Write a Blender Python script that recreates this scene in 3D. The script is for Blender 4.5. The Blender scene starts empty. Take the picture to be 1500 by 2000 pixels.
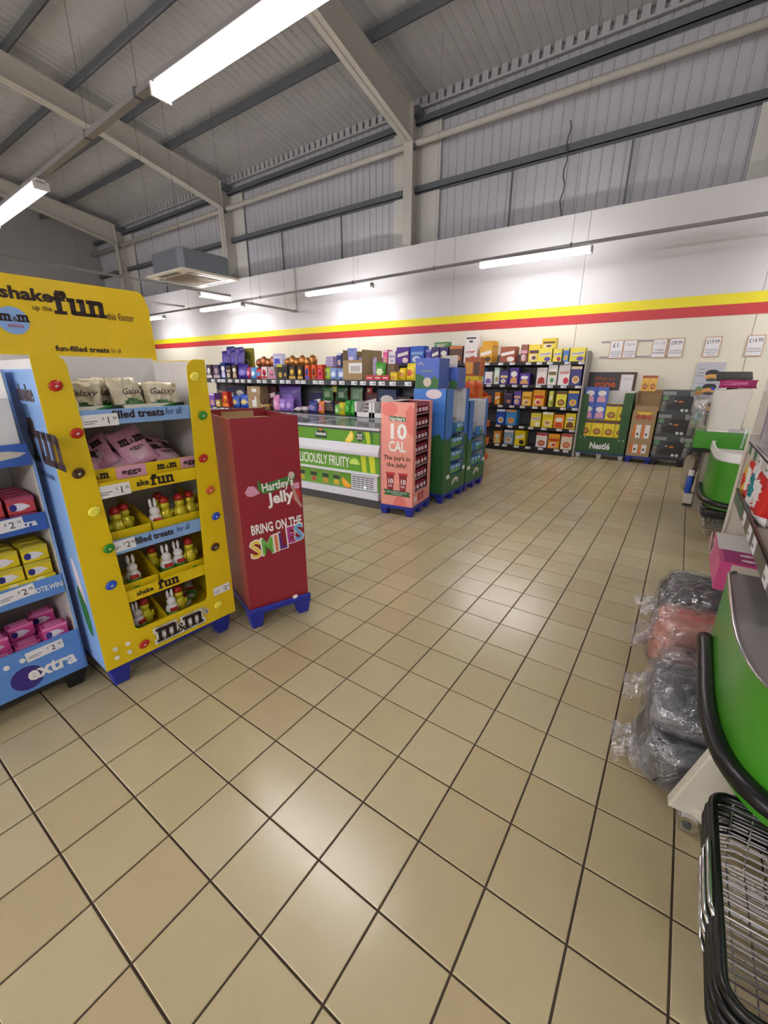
import bpy, math, random
from mathutils import Matrix, Vector
random.seed(11)
D = bpy.data; S = bpy.context.scene; COL = S.collection; PI = math.pi

# ---------------------------------------------------------------- camera, world, lights, exposure
cd = D.cameras.new('camera'); cam = D.objects.new('camera', cd); COL.objects.link(cam)
RT = Vector((0.82058821, 0.57151357, 0.00268991)); DN = Vector((0.1806533, -0.25491384, -0.94993859)); FW = Vector((-0.54221709, 0.77999434, -0.31242511))
CAM = Vector((0.7456, -0.6864, 1.5822)); FPX = 815.82
cam.matrix_world = Matrix(((RT.x, -DN.x, -FW.x, CAM.x), (RT.y, -DN.y, -FW.y, CAM.y), (RT.z, -DN.z, -FW.z, CAM.z), (0, 0, 0, 1)))
cd.sensor_fit = 'HORIZONTAL'; cd.sensor_width = 36; cd.lens = FPX * 36 / 1500; cd.clip_start = .05; cd.clip_end = 100
S.camera = cam
w = D.worlds.new('room_air'); S.world = w; w.use_nodes = True
w.node_tree.nodes['Background'].inputs[0].default_value = (.6, .62, .7, 1); w.node_tree.nodes['Background'].inputs[1].default_value = .05
TUBE_POWER = 17.0
S.view_settings.view_transform = 'Standard'; S.view_settings.look = 'None'; S.view_settings.gamma = 1; S.view_settings.use_curve_mapping = False
S.view_settings.exposure = 1.52

# ---------------------------------------------------------------- materials
def lin(h):
    r = []
    for i in (0, 2, 4):
        c = int(h[i:i+2], 16) / 255; r.append(c / 12.92 if c <= .04045 else ((c + .055) / 1.055) ** 2.4)
    return r
MC = {}
def mat(h, rough=.5, metal=0, var=.06, scale=14, bump=0, alpha=1, coat=0, name=None, emit=0, trans=0):
    k = (h, rough, metal, var, scale, bump, alpha, coat, emit, trans)
    if k in MC: return MC[k]
    m = D.materials.new(name or 'paint_' + h.lower()); m.use_nodes = True; nt = m.node_tree; b = nt.nodes['Principled BSDF']
    c = lin(h)
    tc = nt.nodes.new('ShaderNodeTexCoord'); n = nt.nodes.new('ShaderNodeTexNoise'); n.inputs['Scale'].default_value = scale; n.inputs['Detail'].default_value = 3
    nt.links.new(tc.outputs['Object'], n.inputs['Vector'])
    mx = nt.nodes.new('ShaderNodeMix'); mx.data_type = 'RGBA'
    mx.inputs['A'].default_value = [min(1, v * (1 - var)) for v in c] + [1]; mx.inputs['B'].default_value = [min(1, v * (1 + var)) for v in c] + [1]
    nt.links.new(n.outputs['Fac'], mx.inputs['Factor']); nt.links.new(mx.outputs['Result'], b.inputs['Base Color'])
    b.inputs['Roughness'].default_value = rough; b.inputs['Metallic'].default_value = metal; b.inputs['Alpha'].default_value = alpha
    b.inputs['Coat Weight'].default_value = coat; b.inputs['Transmission Weight'].default_value = trans
    if bump:
        bp = nt.nodes.new('ShaderNodeBump'); bp.inputs['Strength'].default_value = bump; bp.inputs['Distance'].default_value = .02
        nt.links.new(n.outputs['Fac'], bp.inputs['Height']); nt.links.new(bp.outputs['Normal'], b.inputs['Normal'])
    if emit:
        b.inputs['Emission Color'].default_value = c + [1]; b.inputs['Emission Strength'].default_value = emit
    MC[k] = m
    return m

def tile_mat():
    m = D.materials.new('floor_tile'); m.use_nodes = True; nt = m.node_tree; b = nt.nodes['Principled BSDF']; L = nt.links.new
    g = nt.nodes.new('ShaderNodeNewGeometry'); d = nt.nodes.new('ShaderNodeVectorMath'); d.operation = 'DIVIDE'; d.inputs[1].default_value = (.25, .25, 1)
    fl = nt.nodes.new('ShaderNodeVectorMath'); fl.operation = 'FLOOR'; wn = nt.nodes.new('ShaderNodeTexWhiteNoise')
    mz = nt.nodes.new('ShaderNodeVectorMath'); mz.operation = 'MULTIPLY'; mz.inputs[1].default_value = (1, 1, 0)
    L(g.outputs['Position'], d.inputs[0]); L(d.outputs[0], mz.inputs[0]); L(mz.outputs[0], fl.inputs[0]); az = nt.nodes.new('ShaderNodeVectorMath'); az.operation = 'ADD'; az.inputs[1].default_value = (.5, .5, .5); L(fl.outputs[0], az.inputs[0]); L(az.outputs[0], wn.inputs['Vector'])
    cr = nt.nodes.new('ShaderNodeValToRGB'); cr.color_ramp.elements[0].color = lin('B4A37F') + [1]; cr.color_ramp.elements[1].color = lin('BCAE8D') + [1]
    e = cr.color_ramp.elements.new(.5); e.color = lin('B8AA84') + [1]
    L(wn.outputs['Value'], cr.inputs[0])
    n = nt.nodes.new('ShaderNodeTexNoise'); n.inputs['Scale'].default_value = 9; n.inputs['Detail'].default_value = 6; L(g.outputs['Position'], n.inputs['Vector'])
    mx = nt.nodes.new('ShaderNodeMix'); mx.data_type = 'RGBA'; mx.blend_type = 'MULTIPLY'; mx.inputs['Factor'].default_value = .07
    L(cr.outputs[0], mx.inputs['A']); L(n.outputs['Fac'], mx.inputs['B']); L(mx.outputs['Result'], b.inputs['Base Color'])
    mr = nt.nodes.new('ShaderNodeMapRange'); mr.inputs['To Min'].default_value = .22; mr.inputs['To Max'].default_value = .33; b.inputs['Specular IOR Level'].default_value = .65
    n2 = nt.nodes.new('ShaderNodeTexNoise'); n2.inputs['Scale'].default_value = 5; n2.inputs['Detail'].default_value = 5; L(g.outputs['Position'], n2.inputs['Vector'])
    L(n2.outputs['Fac'], mr.inputs['Value']); b.inputs['Roughness'].default_value = .25
    bp = nt.nodes.new('ShaderNodeBump'); bp.inputs['Strength'].default_value = .06; bp.inputs['Distance'].default_value = .02
    L(n2.outputs['Fac'], bp.inputs['Height']); L(bp.outputs['Normal'], b.inputs['Normal'])
    return m
def wrap_mat(name, tint, dens=.35):
    m = D.materials.new(name); m.use_nodes = True; nt = m.node_tree; L = nt.links.new; nt.nodes.remove(nt.nodes['Principled BSDF']); o = nt.nodes['Material Output']
    t = nt.nodes.new('ShaderNodeBsdfTransparent'); t.inputs[0].default_value = (.93, .93, .94, 1)
    df = nt.nodes.new('ShaderNodeBsdfDiffuse'); df.inputs[0].default_value = lin(tint) + [1]
    gl = nt.nodes.new('ShaderNodeBsdfGlossy'); gl.inputs['Roughness'].default_value = .12; gl.inputs[0].default_value = (.95, .95, .97, 1)
    tc = nt.nodes.new('ShaderNodeTexCoord'); n = nt.nodes.new('ShaderNodeTexNoise'); n.inputs['Scale'].default_value = 7; n.inputs['Detail'].default_value = 4; n.inputs['Distortion'].default_value = 1.2
    L(tc.outputs['Object'], n.inputs['Vector'])
    bp = nt.nodes.new('ShaderNodeBump'); bp.inputs['Strength'].default_value = .9; bp.inputs['Distance'].default_value = .05; L(n.outputs['Fac'], bp.inputs['Height']); L(bp.outputs['Normal'], gl.inputs['Normal'])
    cr = nt.nodes.new('ShaderNodeMapRange'); cr.inputs['From Min'].default_value = .45; cr.inputs['From Max'].default_value = .75; cr.inputs['To Min'].default_value = dens * .35; cr.inputs['To Max'].default_value = dens * 1.6
    L(n.outputs['Fac'], cr.inputs['Value'])
    a = nt.nodes.new('ShaderNodeMixShader'); L(cr.outputs['Result'], a.inputs[0]); L(t.outputs[0], a.inputs[1]); L(df.outputs[0], a.inputs[2])
    b = nt.nodes.new('ShaderNodeMixShader'); b.inputs[0].default_value = .2; L(a.outputs[0], b.inputs[1]); L(gl.outputs[0], b.inputs[2]); L(b.outputs[0], o.inputs['Surface'])
    return m
WHITE = mat('E6E4E2', .45); BLACK = mat('1B1B1C', .45); DKGREY = mat('4A4B4E', .5); CARD = mat('A58C66', .8); CREAM = mat('E4DEC4', .6); TICKET = mat('E8E8EC', .4, name='ticket_card')
PALBLUE = mat('1F2C96', .4, name='blue_plastic'); STEEL = mat('B8B8BC', .28, .9, name='steel'); CHROME = mat('D8D8DC', .12, 1, name='chrome')
FRAMEP = mat('B8B5AE', .55, name='frame_paint'); PURLIN = mat('62666C', .5, .2, name='galvanised_dark'); YEL = mat('E2C40C', .38, name='yellow_card', var=.02); LBLUE = mat('86AEE4', .4, name='light_blue_card', var=.02)
INK = mat('2A1812', .6, name='brown_ink'); GREYINK = mat('77777C', .6, name='grey_ink'); WINK = mat('F0EEEC', .6, name='white_ink', var=.02)
GLASS = mat('DDE4E4', .06, 0, alpha=.22, name='clear_acrylic')

# ---------------------------------------------------------------- mesh helpers
def frame(o, u, v):
    u = Vector(u); v = Vector(v); n = u.cross(v); o = Vector(o)
    return Matrix(((u.x, v.x, n.x, o.x), (u.y, v.y, n.y, o.y), (u.z, v.z, n.z, o.z), (0, 0, 0, 1)))
def FRONT(y=0, x=0, z=0): return frame((x, y, z), (1, 0, 0), (0, 0, 1))
def LEFT(x=0, y=0, z=0): return frame((x, y, z), (0, -1, 0), (0, 0, 1))
def RIGHT(x=0, y=0, z=0): return frame((x, y, z), (0, 1, 0), (0, 0, 1))
def TOPF(z=0, x=0, y=0): return frame((x, y, z), (1, 0, 0), (0, 1, 0))
class G:
    def __init__(s): s.v = []; s.f = []; s.m = []; s.mats = []; s.cut = []
    def mi(s, m):
        if m not in s.mats: s.mats.append(m)
        return s.mats.index(m)
    def add(s, vs, fs, m):
        s.cut.append((len(s.v), len(s.f))); o = len(s.v); k = s.mi(m); s.v += [tuple(p) for p in vs]; s.f += [tuple(i + o for i in f) for f in fs]; s.m += [k] * len(fs); return s
    def hexa(s, p, m): return s.add(p, [(3, 2, 1, 0), (4, 5, 6, 7), (0, 1, 5, 4), (1, 2, 6, 5), (2, 3, 7, 6), (3, 0, 4, 7)], m)
    def box(s, x0, x1, y0, y1, z0, z1, m): return s.hexa([(x0, y0, z0), (x1, y0, z0), (x1, y1, z0), (x0, y1, z0), (x0, y0, z1), (x1, y0, z1), (x1, y1, z1), (x0, y1, z1)], m)
    def taper(s, x0, x1, y0, y1, z0, z1, i, m): return s.hexa([(x0 + i, y0 + i, z0), (x1 - i, y0 + i, z0), (x1 - i, y1 - i, z0), (x0 + i, y1 - i, z0), (x0, y0, z1), (x1, y0, z1), (x1, y1, z1), (x0, y1, z1)], m)
    def prism(s, poly, M, n0, n1, m):
        a = sum(p[0] * q[1] - q[0] * p[1] for p, q in zip(poly, poly[1:] + poly[:1]))
        if a < 0: poly = poly[::-1]
        k = len(poly); vs = [M @ Vector((u, v, n0)) for u, v in poly] + [M @ Vector((u, v, n1)) for u, v in poly]
        return s.add(vs, [tuple(range(k - 1, -1, -1)), tuple(range(k, 2 * k))] + [(i, (i + 1) % k, k + (i + 1) % k, k + i) for i in range(k)], m)
    def rect(s, M, u0, u1, v0, v1, m, n0=0, n1=.0012): return s.prism([(u0, v0), (u1, v0), (u1, v1), (u0, v1)], M, n0, n1, m)
    def disc(s, M, u, v, a, b, m, n0=0, n1=.0014, seg=16, rot=0):
        c, q = math.cos(rot), math.sin(rot); P = []
        for i in range(seg):
            x, y = a * math.cos(2 * PI * i / seg), b * math.sin(2 * PI * i / seg); P.append((u + x * c - y * q, v + x * q + y * c))
        return s.prism(P, M, n0, n1, m)
    def tube(s, pts, r, m, seg=6, closed=False):
        P = [Vector(p) for p in pts]; n = len(P); vs = []; up = None
        for i in range(n):
            a = P[(i - 1) % n] if (closed or i) else P[i]; b = P[(i + 1) % n] if (closed or i < n - 1) else P[i]
            t = (b - a).normalized()
            if up is None: up = Vector((0, 0, 1)) if abs(t.z) < .9 else Vector((1, 0, 0))
            x = t.cross(up).normalized(); up = x.cross(t).normalized()
            rr = r[i] if isinstance(r, (list, tuple)) else r
            vs += [P[i] + (x * math.cos(2 * PI * k / seg) + up * math.sin(2 * PI * k / seg)) * rr for k in range(seg)]
        fs = [(i * seg + k, i * seg + (k + 1) % seg, ((i + 1) % n) * seg + (k + 1) % seg, ((i + 1) % n) * seg + k) for i in range(n if closed else n - 1) for k in range(seg)]
        if not closed: fs += [tuple(range(seg - 1, -1, -1)), tuple((n - 1) * seg + k for k in range(seg))]
        return s.add(vs, fs, m)
    def lathe(s, prof, c, m, seg=12, sx=1, sy=1):
        vs = []; n = len(prof); c = Vector(c)
        for r, z in prof: vs += [c + Vector((r * sx * math.cos(2 * PI * k / seg), r * sy * math.sin(2 * PI * k / seg), z)) for k in range(seg)]
        fs = [(i * seg + k, i * seg + (k + 1) % seg, (i + 1) * seg + (k + 1) % seg, (i + 1) * seg + k) for i in range(n - 1) for k in range(seg)]
        fs += [tuple(range(seg - 1, -1, -1)), tuple((n - 1) * seg + k for k in range(seg))]
        return s.add(vs, fs, m)
    def ball(s, c, rx, ry, rz, m, seg=10, rings=6, jit=0):
        P = [(max(.001, math.sin(PI * i / rings)), -math.cos(PI * i / rings)) for i in range(rings + 1)]; o = len(s.v)
        s.lathe([(r, z * rz) for r, z in P], c, m, seg, rx, ry)
        if jit: s.v[o:] = [tuple(a + random.uniform(-jit, jit) for a in p) for p in s.v[o:]]
        return s
    def outs(s, name, parent=None, **kw):                       # every added piece becomes an object of its own
        r = []; c = s.cut + [(len(s.v), len(s.f))]
        for (v0, f0), (v1, f1) in zip(c, c[1:]):
            q = G(); q.v = s.v[v0:v1]; q.f = [tuple(i - v0 for i in f) for f in s.f[f0:f1]]; q.mats = [s.mats[s.m[f0]]]; q.m = [0] * (f1 - f0); r.append(q.out(name, parent, **kw))
        return r
    def out(s, name, parent=None, loc=(0, 0, 0), rz=0, bevel=0, smooth=False):
        me = D.meshes.new(name); me.from_pydata(s.v, [], s.f)
        for m in s.mats: me.materials.append(m)
        me.polygons.foreach_set('material_index', s.m)
        if smooth: me.polygons.foreach_set('use_smooth', [True] * len(s.f))
        me.update()
        o = D.objects.new(name, me); COL.objects.link(o); o.parent = parent; o.location = loc; o.rotation_euler = (0, 0, rz)
        if bevel:
            b = o.modifiers.new('edge', 'BEVEL'); b.width = bevel; b.segments = 2; b.limit_method = 'ANGLE'
        return o
def tag(o, label, cat=None, group=None, kind=None):
    if label: o['label'] = label
    if cat: o['category'] = cat
    if group: o['group'] = group
    if kind: o['kind'] = kind
    return o
def thing(name, label, cat, loc=(0, 0, 0), rz=0, group=None, kind=None):
    o = D.objects.new(name, None); COL.objects.link(o); o.location = loc; o.rotation_euler = (0, 0, rz); o.empty_display_size = .1
    return tag(o, label, cat, group, kind)
def struct(name, parent=None): 
    o = D.objects.new(name, None); COL.objects.link(o); o.parent = parent; o['kind'] = 'structure'; return o
def dup(root, loc=None, rz=None, label=None):
    kids = list(root.children); r = root.copy(); COL.objects.link(r)
    if loc is not None: r.location = loc
    if rz is not None: r.rotation_euler = (0, 0, rz)
    if label: r['label'] = label
    for ch in kids:
        c = ch.copy(); COL.objects.link(c); c.parent = r
        for g in ch.children:
            d = g.copy(); COL.objects.link(d); d.parent = c
    return r
TXT = []
def txt(s, parent, M, u, v, h, m, align='CENTER', w=None, bold=0, rot=0, shear=0, name='lettering', n=.0018, sp=1):
    c = D.curves.new(name, 'FONT'); c.body = s; c.size = h / .7; c.align_x = align; c.extrude = .0004; c.offset = bold * h; c.resolution_u = 2; c.shear = shear; c.space_character = sp
    c.materials.append(m); o = D.objects.new(name, c); COL.objects.link(o); o.parent = parent
    o.matrix_basis = M @ Matrix.Translation((u, v, n)) @ Matrix.Rotation(rot, 4, 'Z')
    if w: TXT.append((o, w))
    return o
def place(F, p):
    x, y, rz = F[0], F[1], F[2]; c, q = math.cos(rz), math.sin(rz)
    return (x + p[0] * c - p[1] * q, y + p[0] * q + p[1] * c, p[2])
ORD = 'first second third fourth fifth sixth seventh eighth ninth tenth eleventh twelfth thirteenth fourteenth fifteenth sixteenth seventeenth eighteenth nineteenth twentieth'.split() + ['twenty-' + x for x in 'first second third fourth fifth sixth seventh eighth ninth'.split()]
SLAB = {'m': (1.12, [(.1, .28, 0, .7), (.47, .65, 0, .62), (.84, 1.02, 0, .62), (0, .34, 0, .1), (.41, .71, 0, .1), (.78, 1.12, 0, .1), (0, .28, .6, .72), (.28, .56, .54, .72), (.6, .95, .54, .72), (.5, .65, .5, .68), (.88, 1.02, .48, .66)]),
        'n': (.8, [(.1, .28, 0, .7), (.52, .7, 0, .62), (0, .36, 0, .1), (.44, .8, 0, .1), (0, .28, .6, .72), (.28, .62, .56, .72), (.55, .7, .5, .67)]),
        'u': (.8, [(.1, .28, .1, .72), (.52, .7, 0, .72), (0, .28, .6, .72), (.42, .7, .6, .72), (.16, .56, 0, .15), (.7, .8, 0, .1), (.1, .26, .05, .2)]),
        'f': (.56, [(.12, .3, 0, .9), (0, .46, 0, .1), (0, .48, .6, .72), (.18, .5, .86, 1.0), (.4, .56, .74, .95)])}
def slab(s, parent, M, u, v, h, m, name='lettering', grow=0, n=.0012):
    g = G(); x = 0
    for ch in s:
        wd, rs = SLAB[ch]
        for a, b, c, d in rs:
            g.rect(M, u + (x + a - grow) * h, u + (x + b + grow) * h, v + (c - grow) * h, v + (d + grow) * h, m, n - .0008, n + .0004)
        x += wd + .04
    return g.out(name, parent)

# ---------------------------------------------------------------- floor: grout slab and loose tiles
GROUT = mat('4A3D32', .85, scale=30)
floor = tag(G().box(-22, 6, -16.2, 9.6, -.1, -.0055, GROUT).out('floor'), None, kind='structure')
TM = tile_mat(); TS = .25
def tile_geo(g, cx, cy, z=0):
    a = .1215; b = .1195
    g.add([(cx + sx * s, cy + sy * s, z + zz) for s, zz in ((a, -.0054), (a, -.0015), (b, 0)) for sx, sy in ((-1, -1), (1, -1), (1, 1), (-1, 1))],
          [(8, 9, 10, 11)] + [(r * 4 + i, r * 4 + (i + 1) % 4, r * 4 + 4 + (i + 1) % 4, r * 4 + 4 + i) for r in (0, 1) for i in range(4)], TM)
cand = []; rest = []
for i in range(-88, 24):
    for j in range(-64, 38):
        cx, cy = (i + .5) * TS, (j + .5) * TS
        q = Vector((cx, cy, 0)) - CAM; z = q.dot(FW)
        px, py = (750 + FPX * q.dot(RT) / z, 1000 + FPX * q.dot(DN) / z) if z > .1 else (-9, -9)
        seen = z > .1 and -40 < px < 1540 and 800 < py < 2060 and not (cx < -1.5 and cy < 1.2) and not (cy > 8.4) and not (cx > 1.25 and cy > .2)
        (cand if seen else rest).append((-FPX * FPX / (z * z * z) if seen else 0, cx, cy))
cand.sort(); rest += cand[300:]
t0 = G(); tile_geo(t0, 0, 0); t0 = t0.out('tile', floor)
for k, (_, cx, cy) in enumerate(cand[:300]):
    o = t0 if k == 0 else t0.copy()
    if k: COL.objects.link(o)
    o.location = (cx, cy, random.uniform(-.0004, .0002)); o.rotation_euler = (random.gauss(0, .0015), random.gauss(0, .0015), 0)
g = G()
for _, cx, cy in rest: tile_geo(g, cx, cy)
tag(g.out('tile_field', floor), None, kind='stuff')

# ---------------------------------------------------------------- roof, frames, walls
SHEET = mat('A6A6A8', .6, 0, name='roof_sheet_paint', scale=3, var=.1); CLAD = mat('B2B3BA', .55, name='cladding_paint', scale=2, var=.05); PANELW = mat('D3D2D4', .55, name='white_wall_panel', scale=1.5, var=.02); PANELC = mat('E6E2D0', .55, name='cream_wall_panel', scale=1.5, var=.02)
RZ = lambda y: 7.46 + .14 * (8.9 - y)
ceiling = struct('ceiling')
g = G(); prof = []
for k in range(5):
    x = k * .2; prof += [(x, 0), (x + .12, 0), (x + .14, -.018), (x + .18, -.018)]
prof.append((1.0, 0))
vs = []; fs = []
for x, dz in prof: vs += [(x, 9.5, RZ(9.5) + dz), (x, -4.0, RZ(-4.0) + dz), (x, -16.2, RZ(-4.0) - .14 * 12.2 + dz)]
for k in range(len(prof) - 1): fs += [(3 * k, 3 * k + 1, 3 * k + 4, 3 * k + 3), (3 * k + 1, 3 * k + 2, 3 * k + 5, 3 * k + 4)]
g.add(vs, fs, SHEET); sh = g.out('roof_sheet', ceiling, (-22, 0, 0))
for k in range(1, 28):
    o = sh.copy(); COL.objects.link(o); o.location = (-22 + k, 0, random.uniform(-.004, .004))
CREAM2 = mat('C4C3BF', .6, name='grey_board')
COLX = (-19.1, -12.2, -5.33, 1.53)
for k in range(11):
    y = 7.45 - 1.14 * k; z = RZ(y) - .04; g = G()
    g.box(-21.6, 5.8, y - .012, y + .012, z - .2, z, PURLIN).box(-21.6, 5.8, y - .07, y, z - .2, z - .185, PURLIN).box(-21.6, 5.8, y, y + .07, z - .015, z, PURLIN).out('purlin', ceiling)
for cx in COLX:
    fr = struct('steel_frame')
    top = lambda y: RZ(y) - .25
    bot = [(8.97, 6.5), (5.95, 7.14), (-4.0, 7.14 + .14 * 9.95)]
    g = G(); YZ = frame((cx, 0, 0), (0, 1, 0), (0, 0, 1))
    g.prism(bot + [(-4.0, top(-4.0)), (8.97, top(8.97))], YZ, -.012, .012, FRAMEP)
    for (ya, za), (yb, zb) in ((bot[0], bot[1]), (bot[1], bot[2])):
        g.prism([(ya, za), (yb, zb), (yb, zb + .03), (ya, za + .03)], YZ, -.12, .12, FRAMEP)
    g.prism([(8.97, top(8.97)), (-4.0, top(-4.0)), (-4.0, top(-4.0) - .03), (8.97, top(8.97) - .03)], YZ, -.12, .12, FRAMEP)
    g.out('rafter', fr)
    g = G(); g.box(cx - .12, cx + .12, 8.955, 8.98, 0, 6.52, FRAMEP).box(cx - .12, cx + .12, 9.34, 9.36, 0, 7.3, FRAMEP).box(cx - .01, cx + .01, 8.96, 9.36, 0, 7.2, FRAMEP)
    g.box(cx - .12, cx + .12, 8.955, 8.985, 6.5, 7.2, FRAMEP).out('column', fr)
    g = G(); g.box(cx - .62, cx - .13, 9.33, 9.365, 4.2, 7.0, CREAM2).box(cx + .13, cx + .62, 9.33, 9.365, 4.2, 7.0, CREAM2).outs('infill_board', fr)
    g = G(); g.box(cx - .2, cx + .2, 9.0, 9.3, 6.99, 7.12, PURLIN).box(cx - .15, cx + .15, 9.0, 9.1, 6.38, 6.46, PURLIN).outs('cleat', fr)

wall_back = struct('wall_back')
g = G(); prof = []
for k in range(6):
    x = k * .2; prof += [(x, 0), (x + .025, 0), (x + .035, -.02), (x + .055, -.02), (x + .065, 0)]
prof.append((1.2, 0)); vs = []; fs = []
for x, dy in prof: vs += [(x, 9.42 + dy, 4.1), (x, 9.42 + dy, 7.42)]
for k in range(len(prof) - 1): fs.append((2 * k, 2 * k + 2, 2 * k + 3, 2 * k + 1))
g.add(vs, fs, CLAD); sh = g.out('cladding_sheet', wall_back, (-22, 0, 0))
for k in range(1, 23):
    o = sh.copy(); COL.objects.link(o); o.location = (-22 + k * 1.2, 0, 0)
def panels(name, z0, z1, m, y0, y1, step, off):
    x = -22 + off; a = G().box(0, step - .006, y0, y1, z0, z1, m).out(name, wall_back, (x, 0, 0), bevel=.003); x += step
    while x < 5.9:
        o = a.copy(); COL.objects.link(o); o.location = (x, 0, 0); x += step
panels('wall_panel', 2.615, 4.46, PANELW, 8.9, 8.94, 2.74, -1.2); panels('lower_wall_panel', 0, 2.61, PANELC, 8.9, 8.94, 2.74, -1.2)
for z, y, nm in ((5.67, 9.3, 'sheeting_rail'), (6.96, 9.3, 'sheeting_rail'), (4.46, 9.3, 'sheeting_rail')):
    G().box(-21.8, 5.8, y - .06, y + .08, z - .07, z - .055, PURLIN).box(-21.8, 5.8, y - .06, y - .045, z - .07, z + .07, PURLIN).out(nm, wall_back)
G().tube([(-21.8, 9.1, 6.49), (5.8, 9.1, 6.49)], .065, FRAMEP, 12).out('eaves_tube', wall_back, smooth=True)
EAVE = mat('A9A9AE', .5, name='eaves_filler')
g = G().box(-21.8, 5.8, 9.3, 9.36, 7.2, 7.24, EAVE)
for k in range(138): g.box(-21.8 + k * .2, -21.8 + k * .2 + .13, 9.3, 9.36, 7.24, 7.4, EAVE)
tag(g.out('eaves_filler', wall_back), None, kind='stuff')
for x in (-9.9, -7.6, -3.0, -.83, -14.2, -16.4): G().box(x - .016, x + .016, 9.28, 9.31, 4.5, 5.6, PURLIN).out('sag_rod', wall_back)
RED = mat('C43238', .45, name='red_band', var=.02); YB = mat('EBDD1C', .45, name='yellow_band', var=.02)
tag(G().box(-21.6, 5.9, 8.893, 8.8995, 2.71, 2.875, YB).out('trim_1'), None, kind='structure'); tag(G().box(-21.6, 5.9, 8.893, 8.8995, 2.54, 2.71, RED).out('trim_2'), None, kind='structure')
wall_left = struct('wall_left')
gr = mat('9A9A9C', .6, name='grey_gable', var=.03)
for k in range(7): G().box(-21.7, -21.62, -16.2 + k * 3.7, -16.206 + (k + 1) * 3.7 if k < 6 else 9.6, 4.6, 9.7, gr).out('cladding_sheet', wall_left)
for k in range(7): G().box(-21.7, -21.6, -16.2 + k * 3.7, -16.206 + (k + 1) * 3.7 if k < 6 else 9.6, 0, 4.6, PANELW).out('wall_panel', wall_left)
tag(G().box(5.9, 6, -16.2, 9.6, 0, 9.9, PANELW).out('wall_right'), None, kind='structure')
tag(G().box(-21.7, 6, -16.3, -16.2, 0, 9.9, PANELW).out('wall_front'), None, kind='structure')

# cable hanging down the cladding
tag(G().tube([(-1.93 + .03 * math.sin(k * 1.7), 9.2, 6.08 - k * .125) for k in range(14)], .012, DKGREY, 5).out('cable', smooth=True), 'thin dark cable hanging down the grey cladding above the hung light', 'cable')

# ---------------------------------------------------------------- hung tube lights and their trunking
TUBE = mat('FFFBFC', .4, name='lit_tube', emit=TUBE_POWER, var=0); BATTEN = mat('D9D8DA', .4, name='batten_white'); TRK = mat('8C8A8C', .45, .3, name='trunking_grey')
FILLTUBE = mat('FFFBFC', .4, name='lit_tube_added_fill', emit=TUBE_POWER * 2.9, var=0)  # boosted emission for unseen rows behind the camera, added as fill light
def light(label, loc, rz=0, L=1.97, tm=None):
    t = thing('tube_light', label, 'light', loc, rz, 'hung twin tube lights')
    G().box(-L / 2, L / 2, -.045, .045, .03, .085, BATTEN).out('batten', t, bevel=.006)
    for y in (-.045, .045): G().tube([(-L / 2 + .02, y, 0), (L / 2 - .02, y, 0)], .022, tm or TUBE, 8).out('tube', t, smooth=True)
    g = G()
    for x in (-L / 2, L / 2 - .02): g.box(x, x + .02, -.075, .075, -.025, .06, BATTEN)
    g.outs('end_cap', t)
    return t
light('nearest bright twin tube light crossing the top edge of the photo', (-1.85, 1.585, 3.55), 0, 2.06)
light('bright twin tube light at the left edge above the yellow display', (-6.58, 1.72, 3.55), -.035, 2.06)
light('tube light hung before the white wall nearest the price cards', (-1.945, 7.8, 3.545))
light('tube light hung over the sweet gondola, second along the wall row', (-6.6, 7.9, 3.495), 0, 2.07)
light('small distant tube light under the ceiling cassette unit', (-11.21, 7.9, 3.465), 0, 2.03)
light('farthest tube light beside the yellow header board edge', (-15.4, 7.9, 3.425), 0, 1.9)
light('short crosswise tube light beside the ceiling cassette unit', (-10.23, 7.03, 3.55), PI / 2 , .95)
for x, y in ((2.9, 1.6), (2.85, 7.8), (-11.4, 1.8), (-1.9, -4.8), (-6.7, -4.8), (-11.5, -4.8), (2.9, -4.8), (-16.2, 1.9), (-16.3, -4.8), (2.9, -9), (-1.9, -9), (-6.7, -9), (-11.5, -9), (2.9, -13), (-1.9, -13), (-6.7, -13), (-11.5, -13)):  # all out of view; rows at negative y brighten the displays and roof
    light('unseen twin tube light filling the hall from beyond the frame', (x, y, 3.55), 0, 1.97, FILLTUBE if y < 0 else None)
def trunk(name, label, pts, hang):
    t = thing(name, label, 'trunking', pts[0])
    p = [Vector(q) - Vector(pts[0]) for q in pts]
    g = G()
    for a, b in zip(p, p[1:]):
        d = (b - a).normalized(); n = Vector((-d.y, d.x, 0)) * .03; h = Vector((0, 0, .045))
        g.hexa([a - n, b - n, b + n, a + n, a - n + h, b - n + h, b + n + h, a + n + h], TRK)
    g.out('channel', t)
    for q in hang:
        q = Vector(q) - Vector(pts[0]); zt = RZ(q.y + pts[0][1]) - .25 - pts[0][2]
        G().tube([q + Vector((0, 0, .04)), (q.x, q.y, zt)], .0025, DKGREY, 4).out('hanger_wire', t)
        G().box(q.x - .015, q.x + .015, q.y - .033, q.y + .033, q.z - .003, q.z + .06, DKGREY).out('hanger_bracket', t)
trunk('light_trunking', 'long grey trunking carrying the nearest ceiling tube lights', [(5.6, 1.6, 3.638), (-2.9, 1.59, 3.638), (-5.5, 1.685, 3.638), (-21, 2.2, 3.638)], [(-4.2, 1.64, 3.638), (-3.2, 1.6, 3.638), (-8.4, 1.78, 3.638)])
trunk('light_trunking', 'grey trunking carrying the lights in front of the striped wall', [(5.6, 7.6, 3.643), (-2, 7.8, 3.643), (-6.6, 7.9, 3.603), (-11.2, 7.9, 3.573), (-20, 7.95, 3.51)], [(-3.95, 7.85, 3.625), (-1.3, 7.78, 3.643), (-9.4, 7.9, 3.58), (-6.1, 7.89, 3.6), (-12.9, 7.91, 3.555)])
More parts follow.
